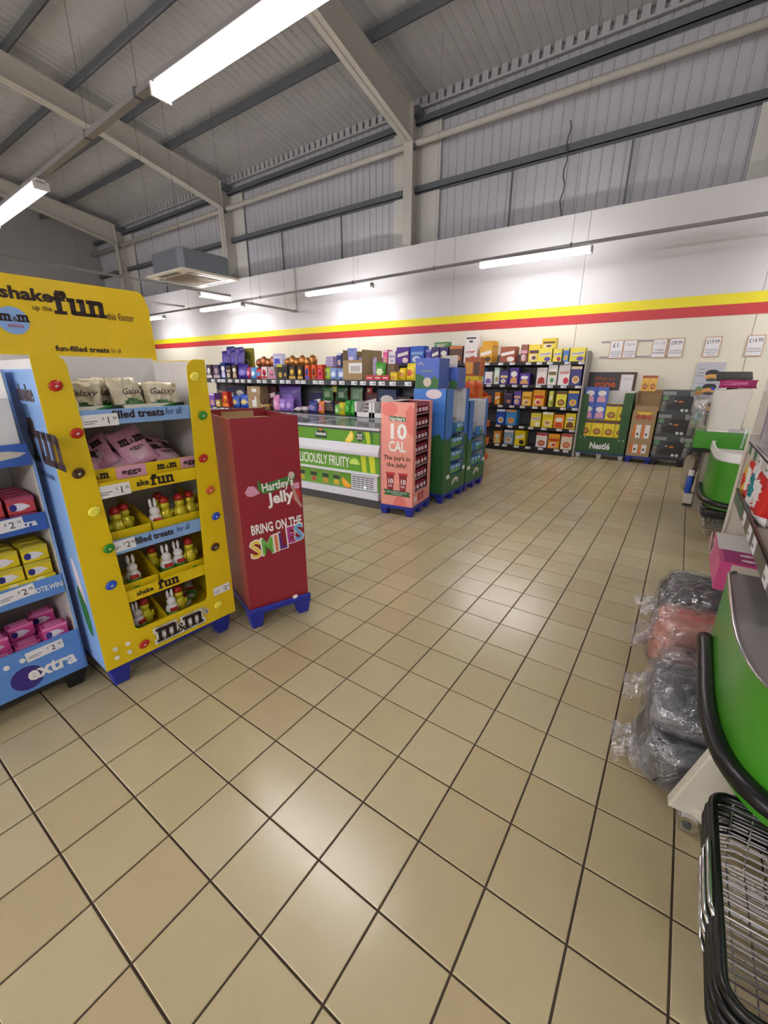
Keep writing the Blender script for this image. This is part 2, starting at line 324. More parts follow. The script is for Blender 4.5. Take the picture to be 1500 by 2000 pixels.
trunk('light_trunking', 'crosswise trunking running to the light beside the cassette unit', [(-10.1, -1, 3.72), (-10.1, 1.2, 3.72), (-10.15, 2.6, 3.64), (-10.2, 7.5, 3.64)], [(-10.17, 4.6, 3.64)])
trunk('cable_conduit', 'thin crosswise conduit ending at the white wall beyond the gondola', [(-8.9, 6.88, 3.3), (-9.0, 8.86, 3.3)], [(-8.93, 7.2, 3.3), (-9.0, 8.8, 3.3)])
# ceiling cassette
ac = thing('ceiling_cassette', 'grey ceiling cassette air conditioner with a dusty square grille', 'air conditioner', (-9.4, 5.7, 3.9), -.03)
ACG = mat('747B84', .45, .3, name='cassette_metal'); ACW = mat('D2CDC2', .5, name='cassette_panel')
g = G(); g.prism([(-1.55, .1), (-1.4, 0), (-.25, 0), (-.1, .1), (-.1, 1.25), (-.25, 1.4), (-1.4, 1.4), (-1.55, 1.25)], TOPF(), .06, .5, ACG); g.out('casing', ac, bevel=.01)
G().box(-1.72, .0, -.05, 1.5, 0, .06, ACW).out('fascia_panel', ac, bevel=.02)
g = G(); g.box(-1.35, -.35, .25, 1.2, -.012, .001, mat('7A6A5C', .7, name='dusty_filter'))
g.out('return_grille', ac)
for k in range(12): G().box(-1.35, -.35, .27 + k * .08, .285 + k * .08, -.02, -.008, mat('8D8075', .6)).out('slat', ac)
for a in ((-1.6, -1.45, .2, 1.25), (-.25, -.1, .2, 1.25), (-1.3, -.4, .03, .15), (-1.3, -.4, 1.32, 1.44)): G().box(a[0], a[1], a[2], a[3], -.006, .004, DKGREY).out('air_slot', ac)
for x, y in ((-1.45, .1), (-.2, .1), (-1.45, 1.3), (-.2, 1.3)): G().tube([(x, y, .5), (x, y, 3.6)], .004, DKGREY, 4).out('hanger_rod', ac)
trunk('cable_conduit', 'thin crosswise conduit behind the yellow header board, near the far wall', [(-13.0, 3.5, 3.62), (-13.0, 7.8, 3.62)], [(-13.0, 5.0, 3.62)])
tag(G().tube([(-9.0, 8.86, 3.36), (-9.0, 8.86, 4.44)], .012, TRK, 6).out('drop_pipe'), 'thin grey vertical pipe on the white wall above the sweet gondola', 'pipe')

# ---------------------------------------------------------------- pallets and cardboard displays
def pallet(label, F, x0, x1, y0, y1, h, nx, ny, m=PALBLUE, foot=None, inset=.0, name='plastic_pallet'):
    p = thing(name, label, 'pallet', (F[0], F[1], 0), F[2])
    g = G().box(x0, x1, y0, y1, h - .035, h, m)
    for k in range(5): g.box(x0 + .03 + k * (x1 - x0 - .1) / 4, x0 + .07 + k * (x1 - x0 - .1) / 4, y0 - .004, y0, h - .028, h - .008, m)
    g.out('deck', p, bevel=.004)
    for i in range(nx):
        for j in range(ny):
            fx = x0 + (x1 - x0 - .1) * i / (nx - 1); fy = y0 + (y1 - y0 - .1) * j / (ny - 1)
            g = G().taper(fx + inset, fx + .1 - inset, fy, fy + .1, 0.0005, h - .035, .016, foot or m); g.out('foot', p, bevel=.006)
    return p
def pin(g, M, u, v): g.disc(M, u, v, .012, .012, WHITE, 0, .004, 10)
def ticket(par, M, u, v, wd, h, big, small='', rot=0, n=.004, cur='£'):
    g = G(); c, q = math.cos(rot), math.sin(rot); R = M @ Matrix.Translation((u, v, 0)) @ Matrix.Rotation(rot, 4, 'Z')
    t = g.rect(R, 0, wd, 0, h, TICKET, n, n + .0008).out('price_ticket', par)
    g = G()
    for k in range(2): g.rect(R, wd * .06, wd * (.42 - .1 * k), h * (.42 - .17 * k), h * (.49 - .17 * k), GREYINK, n + .0008, n + .001)
    g.out('small_print', t)
    for s_, uu, vv, hh in ((big, .72, .2, .55), (small, .9, .5, .2), (cur, .58, .52, .22)):
        if s_: txt(s_, t, R, wd * uu, h * vv, h * hh, BLACK, n=n + .0012, name='price')

# ---- yellow sweets display
MMF = (-1.422, -.04, 1.514); W_, DP = .742, .56
pallet('blue plastic half pallet under the yellow sweets display', MMF, .02, .72, .03, .54, .135, 2, 2)
mm = thing('sweets_display', 'tall yellow cardboard sweets display with light blue sides and header', 'display', (MMF[0], MMF[1], 0), MMF[2])
def arc(cx, cz, r, a0, a1, n=5): return [(cx + r * math.cos(math.radians(a0 + (a1 - a0) * k / n)), cz + r * math.sin(math.radians(a0 + (a1 - a0) * k / n))) for k in range(n + 1)]
fas = [(0, .137), (.47, .137), (.47, .155), (.40, .155), (.40, .12), (.50, .12), (.50, .137), (W_, .137), (W_, 1.655)] 
fas = [(0, .137), (W_, .137), (W_, 1.655)] + arc(.69, 1.605, .05, 90, 180) + arc(.545, .325, .03, 0, -90) + arc(.195, .325, .03, 270, 180) + arc(.07, 1.61, .05, 0, 90) + [(0, 1.66)]
G().prism(fas, FRONT(0), -.006, 0, YEL).out('fascia', mm)
G().box(0, .006, .006, DP, .137, 1.6, LBLUE).out('side_panel', mm); G().box(W_ - .006, W_, .006, DP, .137, 1.655, YEL).out('side_panel', mm)
LINER = mat('D9D6D4', .6, name='white_liner')
g = G().box(.006, .02, .008, DP, .14, 1.64, LINER).box(W_ - .02, W_ - .006, .008, DP, .14, 1.65, LINER).box(.02, W_ - .02, DP - .012, DP, .14, 1.67, LINER)
g.out('liner', mm)
hd = [(0, 1.66), (.756, 1.66), (.752, 1.95)] + arc(.69, 1.98, .05, 0, 90) + [(0, 2.03)]
header = G().prism(hd, FRONT(DP), -.008, 0, mat('E6C400', .18, name='glossy_yellow_card', var=.02, coat=.5)).out('header_board', mm)
HM = FRONT(DP)
txt('shake', header, HM, .18, 1.925, .052, INK, w=.21, bold=.05); txt('up the', header, HM, .232, 1.882, .025, INK, w=.08)
slab('fun', header, HM, .284, 1.875, .104, INK, grow=.03); txt('this Easter', header, HM, .59, 1.868, .036, mat('7A5A18', .6), w=.14, bold=.015)
txt('fun-filled treats', header, HM, .375, 1.695, .026, INK, w=.25, bold=.04); txt('for all', header, HM, .535, 1.695, .024, mat('8A6A20', .6), w=.05)
g = G().disc(HM, .105, 1.825, .062, .062, LBLUE, 0, .0014, 24); g.out('round_badge', header)
slab('m', header, HM, .053, 1.822, .042, INK, grow=.02, n=.0025); txt('&', header, HM, .113, 1.822, .022, INK, n=.0025); slab('m', header, HM, .121, 1.822, .042, INK, grow=.02, n=.0025); txt('minis', header, HM, .11, 1.795, .018, mat('C83030', .5), n=.0025, w=.06)
shelves = [('lip_blue', 1.365, .062, LBLUE), ('lip_yellow', 1.035, .06, YEL), ('lip_blue', .735, .065, LBLUE), ('lip_yellow', .462, .055, YEL), ('base', .2, 0, YEL)]
SLX = ((.13, .64), (.14, .62), (.135, .6), (.14, .585), (.16, .57))
for k, (nm, z, h, m) in enumerate(shelves):
    sf = G().box(.021, W_ - .021, .03, DP - .013, z - .006, z, LINER).out('shelf', mm)
    if h: G().box(.021, W_ - .021, .012, .028, z - .006, z + h, m).out('shelf_lip', sf)
M0 = FRONT(.0118)
txt('filled treats', mm, M0, .375, 1.385, .035, INK, w=.24, bold=.04); txt('for all', mm, M0, .545, 1.388, .033, mat('3A5078', .6), w=.08)
txt('ake', mm, M0, .335, 1.05, .03, INK, w=.06, bold=.04); slab('fun', mm, M0, .375, 1.042, .052, INK, grow=.03)
txt('filled treats', mm, M0, .345, .757, .033, INK, w=.2, bold=.04); txt('for all', mm, M0, .5, .76, .032, mat('3A5078', .6), w=.07)
txt('shake', mm, M0, .25, .478, .024, INK, w=.085, bold=.04); slab('fun', mm, M0, .32, .47, .05, INK, grow=.03)
ticket(mm, M0, .13, 1.352, .15, .055, '1', '50', .02, .003); ticket(mm, M0, .135, 1.02, .14, .06, '1', '25', .02, .003); ticket(mm, M0, .13, .742, .12, .055, '2', '00', .03, .003)
ticket(mm, FRONT(-.006), .61, .305, .11, .05, '2', '00', .02, .003)
MF = FRONT(-.0065)
# logo in the fascia's foot
for grow, m, n in ((.1, WHITE, .0012), (0, INK, .0024)):
    slab('m', mm, MF, .255, .175, .11, m, grow=grow, n=n); slab('m', mm, MF, .405, .175, .11, m, grow=grow, n=n)
for b, m, n in ((.09, WHITE, .0014), (.0, INK, .003)):
    txt('&', mm, MF, .393, .178, .055, m, bold=b, n=n); txt("'s", mm, MF, .545, .215, .045, m, bold=b, n=n)
cc = {'r': 'B8281E', 'b': '4A2A1C', 'y': 'F6EE58', 'g': '2E8A2C', 'u': '2850C0', 'o': 'D8622A'}
for u, v, c in ((.063, 1.535, 'r'), (.1, 1.335, 'r'), (.072, 1.16, 'b'), (.098, .975, 'y'), (.125, .78, 'g'), (.1, .592, 'u'), (.175, .415, 'r'), (.672, 1.57, 'y'), (.69, 1.37, 'g'), (.66, 1.14, 'r'), (.675, .955, 'o'), (.69, .795, 'u'), (.66, .61, 'b'), (.64, .43, 'y')):
    if u == .175: u, v = .19, .20
    if c == 'y' and u == .64: u, v = .63, .235
    g = G(); R = MF @ Matrix.Translation((u, v, 0)) @ Matrix.Rotation(.5, 4, 'Z')
    for k_ in range(5): pass
    g.add([R @ Vector((.027 * a_ * math.cos(PI * i_ / 8), .022 * a_ * math.sin(PI * i_ / 8), n_)) for a_, n_ in ((1, 0), (.97, .003), (.8, .006), (.45, .0078)) for i_ in range(16)], [(r_ * 16 + i_, r_ * 16 + (i_ + 1) % 16, r_ * 16 + 16 + (i_ + 1) % 16, r_ * 16 + 16 + i_) for r_ in range(3) for i_ in range(16)] + [tuple(range(48, 64))], mat(cc[c], .25))
    cd_ = g.out('candy_print', mm)
    if c != 'y': txt('m', cd_, R, 0, -.006, .011, WINK, bold=.03, n=.0085)
g = G()
for u, v in ((.055, .245), (.115, .245), (.055, .195), (.115, .195)): pin(g, MF, u, v)
g.outs('plastic_rivet', mm)
ML = LEFT(-.0005)
txt('shake', mm, ML, -.2, 1.47, .07, mat('5A4A4A', .6), w=.24, bold=.03); slab('fun', mm, ML, -.3, 1.2, .19, mat('4A3838', .6), grow=.03)
txt('fun-filled treats', mm, ML, -.16, 1.13, .03, mat('4A5A78', .6), w=.2)
g = G(); g.disc(ML, -.1, .62, .03, .12, mat('E8D8E4', .4), 0, .0012, 14, .2); g.disc(ML, -.11, .45, .045, .14, mat('2E7A34', .4), 0, .0012, 14, .15); g.outs('print', mm)

def pillow(w_, h, d, c1, c2, seed=0, crimp=True, nu=14, nv=16, wr=.14, rough=.28, patch=(.5, .42, .3, .2), band=None):
    r = random.Random(seed); g = G(); a = mat(c1, rough, bump=.25, scale=22); b = mat(c2, rough, bump=.2, scale=20); c = mat(band, rough) if band else None
    for sgn in (-1, 1):
        vs = []; fs = []; ms = []
        for j in range(nv + 1):
            for i in range(nu + 1):
                u, v = i / nu, j / nv; e = (1 - (2 * u - 1) ** 4) * (1 - (2 * v - 1) ** 6); t = d / 2 * max(0, e) ** .7
                edge = i in (0, nu) or j in (0, nv)
                t += 0 if edge else d * r.uniform(-wr, wr) * .6
                pinch = 1 - .06 * math.sin(PI * v)
                z = h * v + (r.uniform(-.015, .015) * h if j == nv and crimp and sgn < 0 else 0)
                vs.append((w_ * (u - .5) * pinch, sgn * max(t, .001 if edge else .004), max(0.0, z)))
        for j in range(nv):
            for i in range(nu):
                q = (j * (nu + 1) + i, j * (nu + 1) + i + 1, (j + 1) * (nu + 1) + i + 1, (j + 1) * (nu + 1) + i)
                fs.append(q if sgn < 0 else q[::-1]); u, v = (i + .5) / nu, (j + .5) / nv
                inp = ((u - patch[0]) / patch[2]) ** 2 + ((v - patch[1]) / patch[3]) ** 2 < 1
                ms.append(b if inp and sgn < 0 else (c if c and v < .18 else a))
        o = len(g.v); g.v += vs; g.f += [tuple(k + o for k in f) for f in fs]; g.m += [g.mi(m) for m in ms]
    return g
# cream chocolate bags in two trays on the top shelf
TRG = mat('16301C', .5, name='dark_green_card')
for k, (x0, x1) in enumerate(((.03, .325), (.332, .63))):
    tr = thing('shelf_tray', ('left' if k == 0 else 'right') + ' cream and dark green card tray holding the cream chocolate bags', 'tray', place(MMF, (x0, .06, 1.366)), MMF[2], 'trays of cream chocolate bags')
    ww = x1 - x0
    G().box(0, ww, 0, .3, 0, .004, TRG).box(0, .004, 0, .3, 0, .06, TRG).box(ww - .004, ww, 0, .3, 0, .06, TRG).box(0, ww, .296, .3, 0, .09, TRG).box(0, ww, 0, .004, 0, .075, TRG).out('tray_body', tr)
    g = G().prism([(0, 0), (ww * .35, 0), (ww * .55, .05), (ww * .8, .075), (0, .075)], FRONT(0), 0, .001, mat('E6E0CC', .5)); g.prism([(ww * .3, 0), (ww * .37, 0), (ww * .6, .05), (ww * .9, .075), (ww * .78, .075), (ww * .53, .053)], FRONT(0), 0, .0014, mat('2C8A34', .5)); g.out('print', tr)
    txt('Galaxy', tr, FRONT(-.001), ww * .24, .028, .022, INK, shear=.35, w=.085)
for k, (x, y, z, rz, rx) in enumerate(((.1, .12, 1.372, .3, -.25), (.2, .17, 1.372, -.35, -.15), (.29, .25, 1.372, .25, -.08), (.4, .13, 1.372, .3, -.3), (.46, .26, 1.375, -.2, -.05), (.55, .13, 1.372, -.3, -.22), (.36, .27, 1.375, .2, -.05))):
    g = pillow(.165, .165 + .012 * (k * 5 % 4), .08, 'D8CEB2', '4F7A46', k, patch=(.45, .2, .38, .24), wr=.3, band='5A3A2C')
    o = g.out('chocolate_bag', None, place(MMF, (x, y, z)), MMF[2] + rz, smooth=True); o.rotation_euler = (rx, 0, MMF[2] + rz)
    tag(o, f'cream chocolate egg bag on the top yellow display shelf, {ORD[k]} from left', 'sweet bag', 'cream chocolate bags on the top shelf')
    txt('Galaxy', o, FRONT(-.05), 0, .105, .03, INK, shear=.4, w=.12)
# pink egg bags, heaped
egt = thing('shelf_tray', 'yellow and pink card tray front under the heap of pink egg bags', 'tray', place(MMF, (.022, .06, 1.036)), MMF[2])
PINK = mat('E3A9C4', .45, name='pink_card')
G().box(0, .69, 0, .004, 0, .115, YEL).box(0, .69, .004, .38, 0, .004, YEL).box(0, .69, .376, .38, 0, .07, YEL).out('tray_body', egt)
for u0, u1 in ((.22, .36), (.54, .66)): G().rect(FRONT(0), u0, u1, .055, .113, PINK).out('print', egt)
slab('m', egt, FRONT(-.001), .085, .07, .035, INK, grow=.02); txt('&', egt, FRONT(-.001), .138, .07, .018, INK); slab('m', egt, FRONT(-.001), .148, .07, .035, INK, grow=.02)
slab('m', egt, FRONT(-.001), .415, .07, .035, INK, grow=.02); txt('&', egt, FRONT(-.001), .468, .07, .018, INK); slab('m', egt, FRONT(-.001), .478, .07, .035, INK, grow=.02)
txt('eggs', egt, FRONT(-.001), .29, .075, .026, INK, w=.09, bold=.03); txt('eggs', egt, FRONT(-.001), .6, .075, .026, INK, w=.09, bold=.03)
for k, (x, y, z, rx, ry, rz, lab) in enumerate(((.14, .12, 1.1, -.7, .25, .2, 'leftmost'), (.22, .16, 1.13, -.8, -.5, -.5, 'second from left'), (.3, .13, 1.1, -1.0, -.35, .2, 'third from left'), (.42, .15, 1.13, -.55, -.25, .1, 'upright in the middle'), (.5, .2, 1.12, -1.0, .3, -.2, 'second from right'), (.57, .14, 1.1, -1.0, .1, .3, 'rightmost'), (.2, .3, 1.07, -.4, .1, .0, 'at back left'), (.44, .33, 1.08, -.35, -.1, .1, 'at back right'))):
    g = pillow(.17, .21, .05, 'DFA3C0', 'E8C6D4', 30 + k, patch=(.5, .3, .3, .16))
    o = g.out('egg_bag', None, place(MMF, (x, y, z)), smooth=True); o.rotation_euler = (rx, ry, MMF[2] + rz)
    tag(o, f'pink chocolate egg bag in the second shelf heap, {lab}', 'sweet bag', 'pink egg bags on the second shelf')
    slab('m', o, FRONT(-.032), -.065, .115, .045, INK, grow=.03); txt('&', o, FRONT(-.032), .0, .115, .024, INK); slab('m', o, FRONT(-.032), .015, .115, .045, INK, grow=.03); txt('eggs', o, FRONT(-.032), 0, .08, .022, INK, w=.07)
# hollow chocolate figures in yellow divider trays
FW_ = mat('E6E4E6', .22, name='white_foil', bump=.2); FR_ = mat('B02A20', .2, .2, name='red_foil', bump=.2); FY_ = mat('CFC42A', .2, .2, name='yellow_foil', bump=.25); CLR = mat('D8DCDC', .1, alpha=.3)
def bunny():
    g = G(); g.lathe([(.022, 0), (.034, .012), (.036, .04), (.028, .06), (.022, .066)], (0, 0, 0), FW_, 10); b = g
    t = b.out('chocolate_figure', smooth=True)
    G().ball((0, -.004, .085), .027, .025, .026, FW_).out('head', t, smooth=True)
    for s in (-1, 1):
        e = G().ball((s * .012, .004, .128), .009, .007, .028, FW_, 8); e.out('ear', t, smooth=True)
    G().box(-.022, .022, -.04, -.02, .03, .052, FR_).out('bow', t, bevel=.006); G().lathe([(.034, .002), (.0385, .012), (.0385, .024), (.034, .03)], (0, 0, 0), mat('4E8A3A', .3), 10).out('foil_skirt', t)
    return t
def chick():
    t = G().lathe([(.024, 0), (.036, .014), (.038, .045), (.026, .075), (.022, .08)], (0, 0, 0), FY_, 10).out('chocolate_figure', smooth=True)
    G().ball((0, -.002, .098), .028, .026, .026, FY_).out('head', t, smooth=True)
    G().lathe([(.02, .112), (.027, .118), (.024, .135), (.012, .148), (.002, .15)], (0, 0, 0), FR_, 10).out('foil_cap', t, smooth=True)
    for s in (-1, 1): G().ball((s * .036, -.008, .05), .008, .012, .02, FY_, 8).out('wing', t, smooth=True)
    return t
pb, pc = bunny(), chick(); used = {'b': 0, 'c': 0}; cnt = {}
def fig(k, p, rz, shelf, lie=0):
    src = pb if k == 'b' else pc
    o = src if not used[k] else dup(src); used[k] = 1
    o.location = place(MMF, p); o.rotation_euler = (lie, 0, MMF[2] + rz); i = cnt.get(shelf, 0); cnt[shelf] = i + 1
    tag(o, ('white rabbit' if k == 'b' else 'yellow red-capped') + f' foil chocolate figure, {shelf} of yellow display, {ORD[i]} from left', 'chocolate', 'foil chocolate figures')
def figtray(z, x0, x1, side, shelf, hgt=.06):
    t = thing('shelf_tray', f'yellow card tray on the {side} of the {shelf} holding chocolate figures', 'tray', place(MMF, (x0, .05, z)), MMF[2], 'yellow figure trays'); ww = x1 - x0
    g = G().box(0, ww, 0, .004, 0, hgt, YEL).box(0, ww, .004, .4, 0, .004, YEL); g.prism([(0.0, 0), (.4, 0), (.4, .16), (.2, .15), (0, hgt)], RIGHT(0), 0, .004, YEL); g.prism([(0.0, 0), (.4, 0), (.4, .16), (.2, .15), (0, hgt)], RIGHT(ww - .004), 0, .004, YEL); g.out('tray_body', t)
    slab('m', t, FRONT(-.001), .04, .015, .032, INK, grow=.02); txt('&', t, FRONT(-.001), .088, .015, .016, INK); slab('m', t, FRONT(-.001), .097, .015, .032, INK, grow=.02)
    g = G().disc(FRONT(0), .2, .03, .023, .023, mat('2E8A3A', .4), 0, .0014, 16); d_ = g.out('round_print', t); txt('m', d_, FRONT(-.0014), .2, .02, .018, WINK, bold=.03)
    g = G().disc(FRONT(0), .25, .03, .015, .015, mat('C83830', .4), 0, .0014, 16); d_ = g.out('round_print', t); txt('m', d_, FRONT(-.0014), .25, .023, .012, WINK, bold=.03)
figtray(.736, .03, .355, 'left', 'third shelf', .1); figtray(.736, .36, .71, 'right', 'third shelf', .1)
figtray(.463, .03, .345, 'left', 'fourth shelf', .08); figtray(.463, .35, .71, 'right', 'fourth shelf', .08)
figtray(.201, .03, .345, 'left', 'lowest shelf', .07); figtray(.201, .35, .71, 'right', 'lowest shelf', .07)
for k, x, y in (('b', .165, .16), ('c', .125, .1), ('c', .215, .11), ('c', .27, .15), ('b', .4, .1), ('c', .465, .12), ('c', .545, .11), ('c', .61, .12), ('c', .48, .22)): fig(k, (x, y, .795), random.uniform(-.3, .3), 'third shelf')
for k, x, y in (('b', .16, .12), ('b', .24, .1), ('c', .39, .2), ('b', .42, .1), ('b', .49, .11), ('c', .56, .11), ('c', .6, .2)): fig(k, (x, y, .52 if y < .15 else .50), random.uniform(-.3, .3), 'fourth shelf')
for k, x, y, l in (('b', .22, .11, 0), ('c', .27, .13, 0), ('b', .405, .1, 0), ('c', .46, .12, 0), ('b', .52, .13, -1.2), ('b', .57, .2, -1.2)): fig(k, (x, y, .245), random.uniform(-.5, .5), 'lowest shelf', l)

# ---- light blue gum stand
EXF = (-1.605, -.06, 1.525); BLU = mat('5C8FD8', .42, name='blue_card', var=.03); DBL = mat('3460B4', .42, name='mid_blue_card', var=.03)
pallet('black plastic pallet under the light blue gum stand', EXF, -.62, -.01, .02, .5, .105, 2, 2, mat('18181A', .5, name='black_plastic'))
ex = thing('gum_stand', 'light blue cardboard gum stand at the left edge with tiered shelves', 'display', (EXF[0], EXF[1], 0), EXF[2])
G().box(-.63, 0, 0, .012, .107, .335, BLU).out('front_panel', ex); G().box(-.63, 0, .488, .5, .107, 1.6, LINER).out('back_panel', ex)
g = G().prism([(0, .107), (.5, .107), (.5, 1.6), (.12, 1.6), (.1, 1.3), (0, 1.2)], RIGHT(-.008), 0, .008, LBLUE); g.prism([(.01, .107), (.49, .107), (.49, 1.6), (.12, 1.6), (.1, 1.3), (.01, 1.2)], RIGHT(-.012), 0, .003, LINER); g.out('side_panel', ex)
G().box(-.63, -.622, .012, .49, .107, 1.6, LINER).out('side_panel', ex)
GD = (.24, .565, .9, 1.205)
for z, h in zip(GD, (0, .085, .072, .085)):
    sf = G().box(-.622, -.013, .013, .487, z - .008, z, mat('8C8A8C', .6)).out('shelf', ex)
    if h: G().box(-.622, -.013, .0, .012, z - .01, z + h, DBL if z > .8 else BLU).out('shelf_lip', sf)
txt('extra', ex, FRONT(-.0005), -.14, .165, .07, WINK, w=.2, bold=.05); g = G().disc(FRONT(0), -.24, .185, .065, .062, mat('3A2A80', .4), 0, .001, 18); g.out('swirl_print', ex)
txt('extra', ex, FRONT(-.0005), -.1, .92, .03, WINK, w=.1, bold=.04); txt('VOTE.WIN!', ex, FRONT(-.0005), -.075, .592, .026, WINK, w=.125, bold=.03)
ticket(ex, FRONT(0), -.245, .91, .15, .055, '2', '75', .05, .003); ticket(ex, FRONT(0), -.26, .585, .14, .055, '2', '75', .08, .003); ticket(ex, FRONT(0), -.225, .265, .15, .05, '2', '75', .04, .003)
g = G(); pin(g, FRONT(0), -.24, .285); pin(g, FRONT(0), -.3, .28); g.outs('plastic_rivet', ex)
cb = thing('torn_carton', 'white torn card box on the top tier of the gum stand', 'box', place(EXF, (-.2, .02, 1.212)), EXF[2])
G().box(-.35, .1, 0, .004, .08, .28, WHITE).box(.1, .17, .0, .004, .05, .27, WHITE).box(.166, .17, .004, .3, .05, .27, WHITE).box(-.35, .17, .004, .3, 0, .004, WHITE).box(-.35, .17, .296, .3, .004, .28, WHITE).out('card_wall', cb)
tr_ = G().prism([(-.3, 1.24), (-.12, 1.225), (-.05, 1.235), (-.02, 1.25), (-.08, 1.262), (-.2, 1.268)], FRONT(0), 0, .0012, mat('C9C2B4', .8)); tr_.out('torn_patch', ex)
def gum(c1, c2):
    t = G().box(-.05, .05, 0, .058, 0, .072, mat(c1, .3)).out('gum_carton', bevel=.003)
    g = G().disc(FRONT(0), -.012, .03, .034, .018, mat('E8E4F0', .4), 0, .001, 12).disc(FRONT(0), -.03, .03, .014, .016, mat('2A2A80', .4), .001, .0018, 12).rect(FRONT(0), -.05, .05, .056, .072, mat(c2, .4)); g.out('print', t)
    txt('extra', t, FRONT(-.0012), .005, .024, .016, WINK, w=.05, bold=.03); G().box(-.035, .035, .01, .05, .072, .076, mat(c2, .35)).out('lid', t)
    return t
for (c1, c2, nm, z, cols, rows, lev) in (('C8444C', 'A8486C', 'red', .901, (-.085, -.195, -.305), 4, 2), ('E2CC22', 'C8B840', 'yellow', .566, (-.085, -.195, -.305), 3, 3), ('D04C94', 'E884B8', 'pink', .241, (-.085, -.195, -.305, -.415), 5, 1)):
    src = gum(c1, c2); first = True
    for ci, x in enumerate(cols):
        for r in range(rows):
            for l in range(lev + (1 if nm == 'pink' and (ci + r) % 3 == 0 else 0)):
                o = src if first else dup(src); first = False
                o.location = place(EXF, (x + random.uniform(-.004, .004), .02 + r * .066, z + .001 + l * .078 + (.02 if nm == 'yellow' and l else 0))); o.rotation_euler = (0, 0, EXF[2] + random.uniform(-.04, .04))
                tag(o, f'{nm} gum carton in the gum stand, {ORD[ci]} from right, {ORD[r]} row back' + ('', ', on top', ', topmost')[l], 'gum carton', f'{nm} gum cartons')
g = thing('carton_tray', 'yellow lemon printed card strip between the layers of yellow gum cartons', 'tray', place(EXF, (-.37, .016, .644)), EXF[2])
G().box(0, .34, 0, .19, 0, .004, mat('E2CC22', .4)).box(0, .34, -.004, 0, 0, .022, mat('E2CC22', .4)).out('tray_body', g)
for k in range(3): G().disc(FRONT(-.004), .08 + k * .1, .012, .018, .008, mat('F0E8A8', .4)).out('lemon_print', g)

# ---- red jelly display
RF = (-1.289, .749, 1.216); RC = mat('8E2230', .4, name='red_card', var=.03)
pallet('blue plastic quarter pallet under the tall red display', RF, -.012, .415, -.008, .57, .14, 2, 2)
rd = thing('jelly_display', 'tall plain red cardboard jelly display beside the yellow sweets display', 'display', (RF[0], RF[1], 0), RF[2])
g = G().box(0, .4, 0, .006, .141, 1.35, RC); g.out('front_panel', rd)
G().box(0, .006, .006, .55, .141, 1.345, mat('9A2822', .4)).out('side_panel', rd); G().box(.394, .4, .006, .55, .141, 1.345, RC).out('side_panel', rd); G().box(.006, .394, .544, .55, .141, 1.36, RC).out('back_panel', rd)
G().box(.006, .394, .006, .544, 1.30, 1.305, CARD).box(.007, .01, .01, .54, 1.305, 1.345, CARD).box(.01, .2, .2, .204, 1.305, 1.372, CARD).out('liner', rd)
R0 = FRONT(-.0003)
fl = G().prism([(.12, .93), (.15, .895), (.25, .91), (.35, .945), (.365, .995), (.26, .975), (.15, .955), (.122, .985)], R0, 0, .001, mat('3E7A38', .4)).out('flag_print', rd)
txt('Hartley\'s', fl, R0, .245, .918, .05, WINK, w=.2, bold=.03, rot=.08); txt('Jelly', rd, R0, .26, .83, .07, WINK, w=.17, bold=.05, rot=.06)
g = G(); g.prism([(.04, .92), (.065, .955), (.1, .95), (.13, .905), (.085, .89), (.055, .895)], R0, 0, .001, mat('D89AB8', .4)).prism([(.325, .91), (.36, .94), (.385, .935), (.385, .9), (.355, .895)], R0, 0, .001, mat('D89AB8', .4)).disc(R0, .355, .86, .032, .04, mat('B83A3A', .4)); g.outs('drop_print', rd)
g = G().prism([(.325, .99), (.34, .99), (.345, .93), (.365, .85), (.395, .78), (.385, .77), (.345, .83), (.33, .92)], R0, .001, .002, mat('B08A80', .5)).disc(R0, .335, .99, .02, .022, mat('C8BCAE', .7), 0, .003); g.out('torn_tape', rd)
txt('BRING ON THE', rd, R0, .22, .655, .06, WINK, w=.33, bold=.04, rot=.03)
for i, (ch, c) in enumerate(zip('SMILES', ('E8C850', '6AAE48', 'E07848', '5A2A80', 'B03A8C', '6CA8E0'))):
    u = (.075, .15, .207, .248, .306, .362)[i]; v = .50 + .007 * i + (.02 if i > 3 else 0); lw = (.062, .07, .018, .048, .05, .058)[i]
    txt(ch, rd, R0, u, v - .004, .118, WINK, bold=.04, n=.0012, rot=.05, w=lw + .016); txt(ch, rd, R0, u, v, .108, mat(c, .4), bold=.03, n=.003, rot=.05, w=lw)
lj = G().prism([(-.01, 0), (.41, 0), (.41, .02), (-.01, .02)], FRONT(-.012, 0, .135), 0, .002, mat('2A38A8', .4)).out('pallet_strap', rd)
G().ball((.3, -.018, .16), .02, .006, .012, WHITE, jit=.004).out('torn_tape', rd)

# ---- pink jelly pot display
PF = (-2.008, 3.215, .13); PC = mat('E99A8C', .42, name='salmon_card', var=.03); PD = mat('E07A72', .42, name='coral_card')
pallet('blue plastic pallet under the pink jelly pot display', PF, -.01, .41, -.01, .55, .12, 2, 3)
pk = thing('jelly_pot_display', 'pink cardboard jelly pot display with a tall side window, beside the green freezer', 'display', (PF[0], PF[1], 0), PF[2])
G().box(0, .4, 0, .006, .122, 1.3, PC).out('front_panel', pk); G().box(0, .006, .006, .54, .122, 1.3, PC).out('side_panel', pk); G().box(.006, .394, .534, .54, .122, 1.3, PC).out('back_panel', pk)
g = G()
for a, b, c, d in ((.006, .07, .122, 1.3), (.46, .54, .122, 1.3), (.07, .46, .122, .28)): g.rect(RIGHT(.394), a, b, c, d, PC, 0, .006)
g.out('side_panel', pk); G().box(.006, .1, .006, .534, 1.292, 1.3, WHITE).out('top_flap', pk)
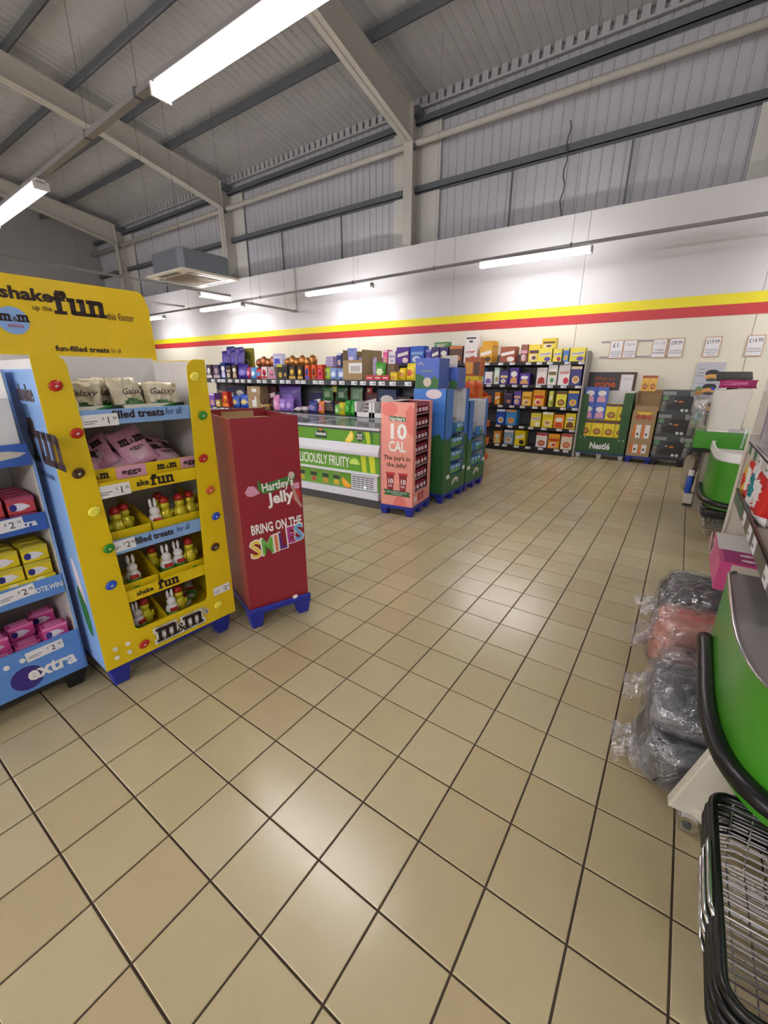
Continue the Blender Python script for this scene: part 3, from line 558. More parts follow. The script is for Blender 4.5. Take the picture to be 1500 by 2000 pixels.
G().box(.01, .02, .01, .53, .13, 1.29, mat('5A1E2A', .6)).box(.02, .39, .525, .533, .13, 1.29, mat('6A2832', .6)).out('liner', pk)
P0 = FRONT(-.0003)
g = G().disc(P0, .105, 1.22, .1, .075, PD, 0, .0006).prism([(.3, 1.0), (.4, .93), (.4, 1.22), (.36, 1.28), (.3, 1.2)], P0, 0, .0006, PD).prism([(.15, .122), (.34, .122), (.3, .22), (.24, .26), (.19, .22)], P0, 0, .0006, PD); g.outs('print', pk)
b_ = G().prism([(.1, 1.1), (.3, 1.09), (.3, 1.14), (.1, 1.15)], P0, 0, .001, mat('3E6E40', .4)).out('badge_print', pk); txt("Hartley's", b_, P0, .2, 1.1, .04, WINK, w=.18, bold=.03)
txt('10', pk, P0, .2, .905, .16, WINK, w=.2, bold=.05); txt('CAL', pk, P0, .2, .76, .115, WINK, w=.21, bold=.04)
txt("The Joy's in", pk, P0, .2, .66, .05, mat('4A3A30', .5), w=.33, bold=.02); txt('the Jelly!', pk, P0, .2, .58, .05, mat('4A3A30', .5), w=.25, bold=.02)
for u in (.12, .28):
    q = G().prism([(u - .035, .28), (u + .035, .28), (u + .05, .5), (u - .05, .5)], P0, 0, .001, mat('8A1E2C', .4)).prism([(u - .058, .49), (u + .058, .49), (u + .058, .515), (u - .058, .515)], P0, 0, .0014, mat('C83A40', .4)).out('pot_print', pk)
    txt('10', q, P0, u, .385, .055, WINK, w=.06, bold=.04); txt('CAL', q, P0, u, .345, .025, WINK, w=.05, bold=.03)
rb = G().prism([(.03, .24), (.38, .24), (.36, .27), (.38, .3), (.03, .31), (.06, .27)], P0, .001, .002, mat('2E6A3C', .4)).out('ribbon_print', pk)
txt('No artificial colours', rb, P0, .205, .275, .02, WINK, w=.25, n=.003); txt('or flavours', rb, P0, .205, .25, .02, WINK, w=.14, n=.003)
QR = RIGHT(.4003)
for u in (.2, .3): G().prism([(u - .025, .155), (u + .025, .155), (u + .033, .26), (u - .033, .26)], QR, 0, .001, mat('A8303A', .4)).out('pot_print', pk)
G().rect(QR, .07, .13, .17, .23, WHITE).out('print', pk)
POT = mat('7A1830', .22, name='jelly_pot_plastic'); POTL = mat('9C3248', .25)
def jpot():
    t = G().lathe([(.034, 0), (.044, .085)], (0, 0, 0), POT, 10).out('jelly_pot', smooth=False)
    G().lathe([(.048, .085), (.048, .093)], (0, 0, 0), POTL, 10).out('lid', t)
    G().box(-.0, .02, -.018, .018, .025, .065, mat('E8D0D4', .4)).out('label', t, (.028, 0, 0)); return t
src = None; LV = [.285 + .147 * k for k in range(7)]
for l, z in enumerate(LV):
    G().box(.05, .392, .03, .525, z - .006, z, mat('A89098', .4)).out('shelf', pk)
    for c, y in enumerate((.11, .21, .31, .41)):
        o = src if src is None and False else (dup(src) if src else None)
        if o is None: src = o = jpot()
        o.location = place(PF, (.34, y + random.uniform(-.01, .01), z + .001)); o.rotation_euler = (0, 0, PF[2])
        tag(o, f'dark red jelly pot in the pink display window, {ORD[l]} layer up, {ORD[c]} from the left', 'jelly pot', 'jelly pots in the pink display')
# ---------------------------------------------------------------- goods: kind, left x, width, height, colours, name
CER1=[
 ('box', -5.615, 0.139, 0.337, 'E8609A', 'F4C0D8', 'pink'),
 ('box', -5.46, 0.213, 0.297, 'E9E6EA', 'B7A0C8', 'white and lilac'),
 ('box', -5.217, 0.381, 0.38, '5B2E9A', 'E8D8D0', 'purple'),
 ('box', -4.821, 0.393, 0.39, '2E62C8', '8FB8F0', 'bright blue'),
 ('box', -4.414, 0.15, 0.304, '4C3FA8', '9A90E0', 'violet'),
 ('box', -4.251, 0.201, 0.353, '3A2A70', 'E8C8A8', 'dark purple'),
 ('box', -4.037, 0.221, 0.346, '3A2A70', 'E8C8A8', 'dark purple'),
 ('box', -3.79, 0.327, 0.358, '54301F', 'D8762A', 'dark brown'),
 ('box', -3.439, 0.314, 0.389, 'E8E4E2', 'C8323C', 'white and red'),
 ('case', -3.077, 0.29, 0.336, 'D9A022', '4A3018', 'golden'),
 ('box', -2.618, 0.339, 0.31, 'A05030', 'E8E0D8', 'copper brown'),
 ('box', -2.183, 0.146, 0.339, '8A5040', 'E0A0B0', 'brown and pink'),
 ('box', -2.026, 0.235, 0.332, 'EBD040', '7A4A30', 'yellow and brown'),
 ('box', -1.822, 0.269, 0.249, 'F0E050', '5A48B0', 'pale yellow'),
 ('box', -1.534, 0.164, 0.242, 'F0E050', 'A03050', 'lemon yellow'),
 ('box', -1.351, 0.104, 0.247, '5080D0', 'F0E040', 'blue and yellow'),
 ('box', -1.229, 0.285, 0.249, 'F0E048', '6048B0', 'wide yellow'),
]
CER2=[
 ('box', -3.406, 0.209, 0.302, 'F0D840', 'D04030', 'yellow and red'),
 ('box', -3.1, 0.167, 0.343, '5AA0E0', 'F0E060', 'blue and yellow'),
 ('box', -2.921, 0.174, 0.258, 'E8E4EA', '7A58B0', 'white and violet'),
 ('box', -2.701, 0.114, 0.34, 'D8E8D8', 'B8D0C8', 'pale green'),
 ('box', -2.576, 0.19, 0.268, '3A2C80', 'E8C890', 'deep purple'),
 ('box', -2.375, 0.196, 0.338, '5030A0', 'E0A060', 'violet and pink'),
 ('box', -2.158, 0.222, 0.227, '4A2890', 'E0A868', 'violet'),
 ('box', -1.812, 0.203, 0.334, 'E8E2E0', 'A83830', 'white and brown'),
 ('box', -1.589, 0.177, 0.381, 'EFEDE8', '38904A', 'white and green'),
 ('box', -1.392, 0.22, 0.398, 'F0ECEA', 'D03048', 'white red and green'),
 ('box', -1.163, 0.205, 0.358, '2C2A78', 'E8D0A8', 'navy blue'),
]
CER3=[
 ('box', -2.649, 0.115, 0.258, 'E09020', 'F0C860', 'orange'),
 ('box', -2.42, 0.156, 0.243, '3A3050', '6A5080', 'dark plum'),
 ('box', -2.242, 0.163, 0.289, '6A50B0', 'E0B080', 'lilac'),
 ('box', -2.057, 0.201, 0.284, 'EFC040', 'C88820', 'golden yellow'),
 ('box', -1.835, 0.237, 0.319, 'F0A820', 'C84020', 'orange yellow'),
 ('box', -1.517, 0.08, 0.305, 'D8DC60', '7A9030', 'lime'),
 ('box', -1.378, 0.204, 0.3, 'EDE240', '6A4020', 'bright yellow'),
 ('box', -1.155, 0.208, 0.324, '2850A0', 'F0C030', 'royal blue'),
]
CER4=[
 ('box', -2.576, 0.196, 0.328, '1E4AB0', 'E0E8F8', 'deep blue'),
 ('box', -2.369, 0.235, 0.328, '4090D8', 'D8A060', 'sky blue'),
 ('box', -1.832, 0.21, 0.28, 'F0DC50', 'F6F2E0', 'pale yellow'),
 ('box', -1.602, 0.223, 0.312, 'F2D828', 'F8F4E8', 'yellow'),
 ('box', -1.369, 0.207, 0.273, 'E89020', 'D04818', 'orange'),
 ('box', -1.152, 0.201, 0.304, 'F0DC28', '7A4820', 'yellow and brown'),
]
CER5=[
 ('box', -2.609, 0.165, 0.266, 'E89838', 'C8D080', 'orange and green'),
 ('box', -2.375, 0.216, 0.308, '8AA8C0', 'E8E8E8', 'grey blue'),
 ('box', -2.137, 0.232, 0.315, 'E8D020', '2A2420', 'yellow and black'),
 ('box', -1.68, 0.228, 0.296, 'EFE9E8', 'C03040', 'white and red'),
 ('box', -1.431, 0.231, 0.295, 'E8A020', 'D05020', 'amber'),
 ('box', -1.18, 0.224, 0.314, 'EADCC0', 'D05048', 'cream'),
]
G1=[
 ('egg', -7.083, 0.203, 0.253, '4A3848', 'E8E0E0', 'dark brown'),
 ('egg', -6.863, 0.246, 0.251, '4C3A5C', 'C8B0C0', 'plum'),
 ('box', -6.585, 0.159, 0.284, '20307A', 'D0D0E8', 'navy'),
 ('box', -6.41, 0.14, 0.229, '3A2A28', 'C8A880', 'cocoa brown'),
 ('box', -6.255, 0.137, 0.245, '3A2A28', 'C8A880', 'cocoa brown'),
 ('bag', -6.103, 0.237, 0.243, '3A2490', '8878D0', 'purple'),
 ('bag', -5.852, 0.101, 0.207, 'B83060', 'F0A0C0', 'magenta'),
 ('bag', -5.737, 0.128, 0.197, '58A0E0', 'E0F0F8', 'light blue'),
 ('bag', -5.595, 0.138, 0.179, 'C83040', '58A0E0', 'red and blue'),
 ('egg', -5.444, 0.176, 0.204, 'E8D8D8', 'B83040', 'white and red'),
 ('egg', -5.255, 0.209, 0.194, 'B8A0A8', 'D080A0', 'grey and pink'),
 ('box', -5.02, 0.127, 0.233, '24201E', 'C8C020', 'black'),
 ('box', -4.881, 0.125, 0.231, '24201E', '4A443C', 'plain black'),
 ('egg', -4.744, 0.182, 0.214, '33261E', 'D8B050', 'black and gold'),
 ('egg', -4.539, 0.142, 0.212, '3A2A20', 'D8A840', 'brown and gold'),
 ('egg', -4.374, 0.103, 0.219, 'E06030', '3050C0', 'orange and blue'),
 ('egg', -4.225, 0.101, 0.225, 'E05A30', '7A4A30', 'orange'),
 ('egg', -4.102, 0.131, 0.224, 'D84830', 'C83060', 'red orange'),
 ('bag', -3.96, 0.107, 0.185, 'A8C848', '5A7030', 'lime green'),
 ('bag', -3.842, 0.126, 0.177, '90A8E0', 'D8E0F4', 'pale blue'),
 ('bag', -3.695, 0.153, 0.169, '8AA0DC', 'D8E0F4', 'powder blue'),
 ('bag', -2.976, 0.153, 0.246, '4FA03C', 'D8E8B0', 'green'),
 ('box', -2.692, 0.112, 0.116, 'E8CC28', 'C89818', 'yellow'),
 ('bag', -2.572, 0.101, 0.169, 'E8C828', 'C87830', 'golden yellow'),
 ('bag', -2.463, 0.155, 0.227, 'F0D428', 'D86040', 'bright yellow'),
]
G2=[
 ('box', -7.144, 0.088, 0.225, 'E060A0', 'F0B0D0', 'pink'),
 ('box', -7.038, 0.173, 0.249, '7A48A8', 'D8C8E8', 'lilac'),
 ('box', -6.848, 0.152, 0.127, 'B89848', 'D8C080', 'tan'),
 ('egg', -6.646, 0.213, 0.287, 'C83028', 'E89030', 'scarlet'),
 ('bag', -6.4, 0.252, 0.228, '2A58B0', 'D8C070', 'blue and gold'),
 ('bag', -6.117, 0.214, 0.254, '2A50C0', 'D8C070', 'bright blue and gold'),
 ('bag', -5.219, 0.148, 0.268, 'E090C0', 'F0C0E0', 'pink'),
 ('bag', -5.058, 0.17, 0.213, '9A70C8', 'C8A8E0', 'lavender'),
 ('bag', -4.888, 0.165, 0.227, '8E68C0', 'C8A8E0', 'violet'),
 ('flat', -4.698, 0.173, 0.099, 'E8D8DC', 'C03848', 'white and red'),
 ('flat', -4.512, 0.144, 0.122, 'E0D0D8', 'C03848', 'white and crimson'),
 ('bag', -4.356, 0.187, 0.203, '30388A', '9890C8', 'navy'),
 ('bag', -4.135, 0.125, 0.201, 'E08040', 'E070B0', 'orange and pink'),
 ('bag', -3.769, 0.086, 0.159, '7AC060', 'B8E0A0', 'light green'),
 ('bag', -3.683, 0.105, 0.194, 'D8C828', '8A9A20', 'mustard yellow'),
 ('bag', -3.568, 0.103, 0.236, '28902C', '60C050', 'leaf green'),
 ('bag', -3.454, 0.101, 0.232, '2C9430', '60C050', 'grass green'),
]

# ---------------------------------------------------------------- green island freezer
FZ = (-2.082, 3.275, .052); GR1 = mat('5E9A26', .4, name='fruit_green', scale=2, var=.2); FW1 = mat('D6D6E0', .35, name='freezer_white')
fz = thing('island_freezer', 'long island freezer with green fruit panels, white bumper rails and glass lid', 'freezer', (FZ[0], FZ[1], 0), FZ[2])
FL = -4.6
G().box(FL, 0, .05, 1.0, .002, .12, DKGREY).out('plinth', fz); G().box(FL, 0, .03, .06, .12, .98, FW1).box(FL, 0, 1.0, 1.03, .12, .98, FW1).box(FL, FL + .03, .06, 1.0, .12, .98, FW1).box(-.03, 0, .06, 1.0, .12, .98, FW1).box(FL + .03, -.03, .06, 1.0, .12, .5, FW1).out('cabinet', fz)
for k, (z0, z1) in enumerate(((.795, .955), (.445, .655), (.215, .415))): G().box(FL, -.004, .018, .029, z0, z1, GR1).out('graphic_panel', fz)
for z0, z1, y in ((.12, .21, -.02), (.415, .445, -.012), (.655, .665, -.015)): G().box(FL, 0, y, .0295, z0, z1, FW1).out('bumper_rail', fz, bevel=.008)
G().prism([(-.02, .665), (.0295, .665), (.0295, .795), (.02, .795), (-.02, .70)], frame((0, 0, 0), (0, 1, 0), (0, 0, 1)), FL, 0, FW1).out('bumper_rail', fz, bevel=.006)
G().box(FL, 0, .0, .06, .96, .985, FW1).out('lid_rail', fz, bevel=.006); G().box(FL, 0, .012, .03, .94, .96, DKGREY).out('trim_strip', fz)
G().box(FL + .04, -.04, .07, .99, .972, .978, mat('7E8A84', .05, alpha=.45, name='lid_glass')).out('glass_lid', fz)
for k in range(1, 4): G().box(FL * k / 4 - .02, FL * k / 4 + .02, .06, 1.0, .972, .984, FW1).out('lid_frame', fz)
F0 = FRONT(.0178)
lg = G().prism([(-.98, .82), (-.79, .82), (-.79, .9), (-.86, .92), (-.98, .9)], F0, 0, .001, mat('1E3A2A', .4)).disc(F0, -.89, .925, .022, .022, mat('D8722A', .4), .0005, .0015, 12).out('badge_print', fz); txt("Rowntree's", lg, F0, -.885, .85, .045, WINK, w=.17, bold=.04)
def slice_(u, v, r, rot, c1, c2, nm='fruit_print'):
    g = G(); R = F0 @ Matrix.Translation((u, v, 0)) @ Matrix.Rotation(rot, 4, 'Z')
    g.prism([(r * math.cos(PI * k / 8), r * math.sin(PI * k / 8)) for k in range(9)], R, 0, .001, mat(c1, .4)); g.prism([(.78 * r * math.cos(PI * k / 8), .02 * r + .78 * r * math.sin(PI * k / 8)) for k in range(9)], R, .001, .0016, mat(c2, .4)); g.out(nm, fz)
slice_(-.46, .875, .085, -2.2, 'E8C030', 'F0DC70'); slice_(-.49, .3, .085, 2.5, 'E89020', 'F0B040'); slice_(-.37, .53, .08, 0, 'A8D040', 'C8E070')
sg = G().disc(F0, -.285, .875, .06, .06, mat('1E3A2A', .4), 0, .001, 10).out('badge_print', fz); txt('FRUIT', sg, F0, -.285, .88, .028, WINK, w=.08, bold=.03); txt('JUICE', sg, F0, -.285, .845, .028, WINK, w=.08, bold=.03)
g = G()
for u, wd, z0, z1, c in ((-.18, .05, .8, .95, 'B8CC28'), (-.12, .03, .8, .95, '3A7A24'), (-.25, .06, .45, .65, 'C8D030'), (-.13, .07, .45, .65, 'D0D82C'), (-.17, .04, .22, .41, 'B8CC28')): g.prism([(u, z0), (u + wd, z0), (u + wd * .8, z1), (u - .03, z1)], F0, 0, .0008, mat(c, .4))
g.outs('juice_print', fz)
txt('DELICIOUSLY FRUITY', fz, F0, -.925, .485, .125, WINK, w=.95, bold=.02)
for k, (u, c) in enumerate(((-1.25, 'C8A030'), (-1.04, 'B85040'), (-.84, 'C89030'), (-.66, 'D8B030'))):
    q = G().rect(F0, u - .06, u + .06, .225, .405, mat('7A9A48', .4)).rect(F0, u - .055, u + .055, .31, .36, mat('1E3A2A', .4), .001, .0016).disc(F0, u, .27, .04, .035, mat(c, .4), .001, .0018, 10).out('pack_print', fz)
vt = G().box(-.42, -.03, .008, .0175, .22, .41, FW1).out('vent_panel', fz, bevel=.004)
for r in range(6):
    for c in range(5): G().box(-.40 + c * .065, -.345 + c * .065, .006, .009, .245 + r * .026, .255 + r * .026, DKGREY).out('vent_slot', vt)
G().box(-.22, -.2, .003, .0085, .25, .268, mat('B8FFF0', .3, emit=2, var=0)).out('status_lamp', vt)

# ---------------------------------------------------------------- shelving
SHF = mat('3E4045', .5, name='shelf_dark'); BACKB = mat('5C5C62', .6, name='back_panel_grey')
def tickets(par, x0, x1, y, z, h, n, seed, name='price_ticket'):
    r = random.Random(seed); x = x0 + .03
    src = None
    for k in range(n):
        wd = .105; x = x0 + .03 + (x1 - x0 - .16) * (k + r.uniform(-.25, .25)) / max(1, n - 1); x = min(max(x, x0 + .01), x1 - wd - .01)
        if src is None:
            src = G().rect(FRONT(0), 0, wd, 0, h, TICKET, 0, .002).rect(FRONT(0), .01, .04, h * .3, h * .4, GREYINK, .002, .0024).rect(FRONT(0), .06, .09, h * .25, h * .65, GREYINK, .002, .0024).out(name, par, (x, y, z)); src['n'] = 0
        else:
            o = src.copy(); COL.objects.link(o); o.location = (x, y, z)
gd = thing('shelf_gondola', 'long dark sweet gondola behind the green freezer with two shelves', 'shelving', (0, 4.36, 0))
GX0, GX1 = -7.4, -2.31
G().box(GX0, GX1, .5, .54, .0, 1.47, BACKB).out('back_panel', gd)
for z in (1.503, .975):
    sf = G().box(GX0, GX1, .02, .5, z - .02, z, SHF).box(GX0, GX1, .0, .02, z - .075, z + .004, SHF).out('shelf', gd)
    tickets(sf, GX0 + .5, GX1, -.0, z - .066, .052, 24, int(z * 100))
    for k in range(5): G().prism([(.02, z - .02), (.48, z - .02), (.48, z - .12)], frame((0, 0, 0), (0, 1, 0), (0, 0, 1)), GX0 + .6 + k * 1.1, GX0 + .615 + k * 1.1, SHF).out('bracket', sf)
for k in range(6):
    g = G().box(GX0 + .02 + k * 1.012, GX0 + .06 + k * 1.012, .455, .5, 0, 1.48, mat('8A8A90', .5, .3))
    for q in range(12): g.box(GX0 + .033 + k * 1.012, GX0 + .047 + k * 1.012, .453, .456, .3 + q * .09, .35 + q * .09, BLACK)
    g.out('upright', gd)
cg = thing('cereal_gondola', 'tall wall shelving filled with cereal boxes, grey end panel', 'shelving', (0, 8.38, 0))
CX0, CX1 = -6.3, -.93
G().box(CX0, CX1, .46, .49, 0, 2.0, BACKB).out('back_panel', cg); G().prism([(0.005, 0), (.49, 0), (.49, 2.0), (.3, 2.03), (.005, 2.02)], frame((0, 0, 0), (0, 1, 0), (0, 0, 1)), -.93, -.905, mat('A8A49E', .55, name='end_panel_grey')).out('end_panel', cg)
G().box(CX0, CX1, .03, .46, 0.002, .115, BLACK).out('plinth', cg)
for z in (1.83, 1.39, .97, .55, .135):
    sf = G().box(CX0, CX1, .012, .455, z - .02, z, SHF).box(CX0, CX1, .0, .012, z - .055, z + .004, BLACK).out('shelf', cg)
    tickets(sf, -3.4, CX1, -.0, z - .05, .045, 10, int(z * 100))
for x in (-2.56, -4.0, -5.4): G().box(x - .02, x + .02, .42, .46, 0, 2.0, mat('8A8A90', .5, .3)).out('upright', cg)

def carton(w_, d, h, c1, c2, style=0, word=None, wm=None):
    g = G(); g.box(0, w_, 0, d, 0, h, mat(c1, .38)); o = g.out('carton_body'); F = FRONT(-.0002); a = mat(c2, .4); wh = mat('EDE8E0', .4)
    p = G()
    if style % 4 == 0: p.rect(F, w_ * .0, w_, h * .84, h * .99, a).disc(F, w_ * .52, h * .3, w_ * .34, h * .2, a, .0005, .0018, 14).disc(F, w_ * .52, h * .31, w_ * .25, h * .13, mat('C89050', .4), .0018, .0026, 12)
    elif style % 4 == 1: p.prism([(w_ * .08, h * .4), (w_ * .92, h * .55), (w_ * .92, h * .75), (w_ * .08, h * .6)], F, 0, .0014, wh).disc(F, w_ * .7, h * .22, w_ * .24, h * .16, a, 0, .0016, 14)
    elif style % 4 == 2: p.disc(F, w_ * .5, h * .62, w_ * .36, h * .17, wh, 0, .0014, 14).prism([(w_ * .1, h * .08), (w_ * .9, h * .08), (w_ * .8, h * .4), (w_ * .5, h * .48), (w_ * .2, h * .38)], F, 0, .0016, a)
    else: p.rect(F, w_ * .08, w_ * .92, h * .5, h * .68, a).disc(F, w_ * .45, h * .26, w_ * .3, h * .18, wh, 0, .0016, 14).disc(F, w_ * .5, h * .25, w_ * .2, h * .12, a, .0016, .0024, 12)
    p.outs('front_print', o)
    if word: txt(word, o, F, w_ * .5, h * (.86 if style % 4 == 0 else .56), h * .1, wm or a, w=w_ * .8, bold=.03, n=.004, shear=.25, rot=.1 if style % 4 == 1 else 0)
    return o
def eggbox(w_, d, h, c1, c2):
    o = G().prism([(0, 0), (w_, 0), (w_ * .86, h), (w_ * .14, h)], FRONT(0), -d, 0, mat(c1, .4)).out('egg_carton'); F = FRONT(0)
    G().ball((w_ / 2, 0, h * .52), w_ * .27, .02, h * .27, mat(c2, .22, .4, bump=.2), 12, 6).out('foil_egg', o, smooth=True)
    G().prism([(w_ * .06, h * .05), (w_ * .94, h * .05), (w_ * .9, h * .24), (w_ * .1, h * .24)], F, 0, .0014, mat(c2, .4)).out('front_print', o)
    return o
KIND = {'box': ('carton', 'carton'), 'case': ('carton', 'carton'), 'egg': ('egg_carton', 'egg carton'), 'bag': ('sweet_bag', 'sweet bag'), 'flat': ('sweet_bag', 'sweet bag')}
CEREAL = {'white and red': ("Kellogg's", 'D02838'), 'white red and green': ("Kellogg's", 'D02838'), 'white and green': ("Kellogg's", 'D02838'), 'pale yellow': ('Weetabix', '4A3CA8'), 'lemon yellow': ('Weetabix', '4A3CA8'), 'wide yellow': ('Weetabix', '4A3CA8'), 'yellow and brown': ('Nesquik', '3A2A8A'), 'amber': ("Kellogg's", 'C03020'), 'cream': ("Kellogg's", 'C03020')}
def stock(rows, y, z, depth, where, unit, what, seed):
    r = random.Random(seed)
    for k, (kd, x, w_, h, c1, c2, nm) in enumerate(rows):
        w2 = w_ * .95; jit = r.uniform(0, .03)
        if kd in ('box', 'case'):
            cw = CEREAL.get(nm) if unit == 'cereal shelves' else None
            o = carton(w2, depth if kd == 'box' else .36, h, c1, c2, (1 if nm in ('pale yellow', 'lemon yellow', 'wide yellow') else r.randrange(4)), cw[0] if cw else None, mat(cw[1], .4) if cw else None); o.location = (x, y + jit, z + .0005); o.rotation_euler = (0, 0, r.uniform(-.04, .04))
        elif kd == 'egg':
            o = eggbox(w2, .1, h, c1, c2); o.location = (x, y + jit, z + .0005)
        elif kd == 'bag':
            o = pillow(w_ * 1.08, h, .09, c1, c2, seed * 50 + k, nu=7, nv=8).out('sweet_bag', smooth=True); o.location = (x + w_ / 2, y + .06, z + .001); o.rotation_euler = (-.08, 0, r.uniform(-.25, .25))
        else:
            o = pillow(w_, .2, h * .75, c1, c2, seed * 50 + k, nu=7, nv=7).out('sweet_bag', smooth=True); o.location = (x + w_ / 2, y + .02, z + h * .38); o.rotation_euler = (-PI / 2 + .1, 0, 0)
        o.name = KIND[kd][0]
        tag(o, f'{nm} {what if kd in ("box", "case") else KIND[kd][1]} on {where} of {unit}, {ORD[k]} from left', KIND[kd][1], f'goods on the {where} of the {unit}')
stock(CER1, 8.4, 1.83, .22, 'top shelf', 'cereal shelves', 'cereal box', 1); stock(CER2, 8.4, 1.39, .22, 'second shelf', 'cereal shelves', 'cereal box', 2); stock(CER3, 8.4, .97, .22, 'third shelf', 'cereal shelves', 'cereal box', 3)
stock(CER4, 8.4, .55, .22, 'fourth shelf', 'cereal shelves', 'cereal box', 4); stock(CER5, 8.4, .135, .22, 'lowest shelf', 'cereal shelves', 'cereal box', 5)
stock(G1, 4.4, 1.503, .1, 'upper sweet shelf', 'gondola', 'carton', 6); stock(G2, 4.4, .975, .12, 'lower sweet shelf', 'gondola', 'carton', 7)
def single(kd, x, y, z, w_, h, d, c1, c2, label, cat, rz=0, style=0, rx=0, name=None, seed=0, group=None):
    if kd == 'bag': o = pillow(w_, h, d, c1, c2, seed, nu=8, nv=8).out('sweet_bag', smooth=True)
    elif kd == 'egg': o = eggbox(w_, d, h, c1, c2)
    elif kd == 'foil': o = G().ball((0, 0, h / 2), w_ / 2, w_ / 2, h / 2, mat(c1, .2, .55, bump=.35, scale=26), 12, 8, jit=.004).out('foil_egg', smooth=True)
    elif kd == 'plain': o = G().box(0, w_, 0, d, 0, h, mat(c1, .6)).out('carton')
    else: o = carton(w_, d, h, c1, c2, style)
    o.name = name or {'bag': 'sweet_bag', 'egg': 'egg_carton', 'foil': 'foil_egg'}.get(kd, 'carton'); o.location = (x, y, z); o.rotation_euler = (rx, 0, rz)
    return tag(o, label, cat, group)
# stacked back row of the cereal top shelf
single('box', -3.42, 8.42, 1.83 + .3895, .26, .2, .2, 'E6E4E6', '484850', 'white multipack box on top of the white and red cereal box', 'carton', style=3)
single('plain', -3.03, 8.45, 2.1675, .24, .1, .28, 'D9A022', '', 'plain golden case stacked on the golden cereal case', 'carton')
single('box', -4.2, 8.44, 2.1765, .36, .11, .15, '4E8A48', 'B8C8A0', 'flat green carton lying across the two dark purple cereal boxes', 'carton', style=3)
single('box', -1.78, 8.43, 2.0795, .27, .19, .14, 'E8D038', '6A4028', 'yellow biscuit carton standing on the pale yellow cereal box', 'carton', style=3)
# darker back rows of the gondola
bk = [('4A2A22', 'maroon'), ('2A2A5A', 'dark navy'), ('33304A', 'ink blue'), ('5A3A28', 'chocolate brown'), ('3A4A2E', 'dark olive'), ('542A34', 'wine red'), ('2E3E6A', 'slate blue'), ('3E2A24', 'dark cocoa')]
x = -7.1; k = 0
while x < -2.6:
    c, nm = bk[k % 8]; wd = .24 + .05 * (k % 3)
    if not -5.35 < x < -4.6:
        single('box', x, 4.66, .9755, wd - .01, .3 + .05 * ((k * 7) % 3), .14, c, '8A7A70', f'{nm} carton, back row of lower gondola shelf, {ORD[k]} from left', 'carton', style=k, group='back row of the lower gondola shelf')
    x += wd; k += 1
x = -7.0; k = 0
while x < -3.7:
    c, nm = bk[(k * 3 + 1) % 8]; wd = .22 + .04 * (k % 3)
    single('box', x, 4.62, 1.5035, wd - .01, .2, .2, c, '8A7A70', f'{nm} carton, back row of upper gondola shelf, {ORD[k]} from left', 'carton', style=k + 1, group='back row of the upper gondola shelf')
    x += wd; k += 1
for k, (x, z, h) in enumerate(((-6.6, 1.7045, .3), (-6.36, 1.705, .32), (-6.12, 1.7045, .3), (-6.5, 1.9, .2), (-6.22, 1.9, .18))):
    single('bag', x, 4.58 + (.08 if k > 2 else 0) - .02 * k, z if k < 3 else z - .02, .28, h, .08, '34207E', '5A48A8', f'large purple sweet bag in the tall heap on the upper gondola shelf, {ORD[k]} piece', 'sweet bag', random.uniform(-.3, .3), rx=-.1, seed=200 + k, group='heap of large purple bags')
single('box', -6.38, 4.72, 1.7045, .36, .34, .06, 'A89A30', '8AA050', 'olive yellow card box behind the heap of purple bags', 'carton', style=3)
fo = 0
for (xa, xb, z, c, nm, n) in ((-5.8, -5.3, 1.7035, 'C07850', 'copper', 5), (-5.05, -4.45, 1.7035, 'C88848', 'gold', 6)):
    for k in range(n):
        xx = xa + (xb - xa) * k / (n - 1)
        single('foil', xx, 4.71, z, .14, .15 + .04 * (k % 2), .1, c, '', f'{nm} foil wrapped egg heaped behind the upper gondola shelf, {ORD[k]} of its row', 'chocolate', group=f'{nm} foil eggs')
single('bag', -5.22, 4.66, 1.7035, .3, .22, .12, 'C8C8E4', '5050B8', 'white and blue bag lying among the foil eggs on the gondola', 'sweet bag', .1, seed=41)
for k in range(3): single('box', -4.19 + .008 * k, 4.72, 1.7036 + k * .052, .17 - .01 * k, .051, .1, 'B8A4D4', '8A78B8', f'lilac flat carton in a small stack left of the brown box, {ORD[k]} from below', 'carton', style=3, group='lilac carton stack')
single('box', -3.93, 4.7, 1.7036, .1, .2, .1, '2A2878', 'D0D0E8', 'narrow navy carton just left of the big brown box', 'carton', style=0)
# big brown box
bb = thing('cardboard_box', 'big open brown cardboard box with a white label on the upper gondola shelf', 'box', (-3.54, 4.39, 1.5035), .0)
g = G().box(0, .36, 0, .005, 0, .28, CARD).box(0, .005, .005, .5, 0, .42, CARD).box(.355, .36, .005, .5, 0, .42, CARD).box(0.005, .355, .495, .5, 0, .42, CARD).box(.005, .355, .005, .495, 0, .005, CARD); g.outs('box_wall', bb)
lb = G().rect(FRONT(0), .11, .36, .1, .24, WHITE).out('label', bb); txt('|||||||||', lb, FRONT(0), .235, .14, .06, BLACK, w=.16, n=.003)
for k, (x, z, c1, c2) in enumerate(((.1, .17, '7C88C8', 'D0CCE4'), (.2, .2, 'C8B8DC', 'E0C070'), (.3, .18, 'B8A8D4', 'D8D0E8'), (.16, .22, '6A78C4', 'C8C8E4'))):
    single('bag', -3.52 + x, 4.47 + .11 * (k % 4), 1.51 + (.0 if k else .12), .19, .32, .07, c1, c2, f'blue and lilac sweet bag standing in the big brown box, {ORD[k]} from the left', 'sweet bag', random.uniform(-.3, .3), seed=70 + k, group='bags in the brown box')
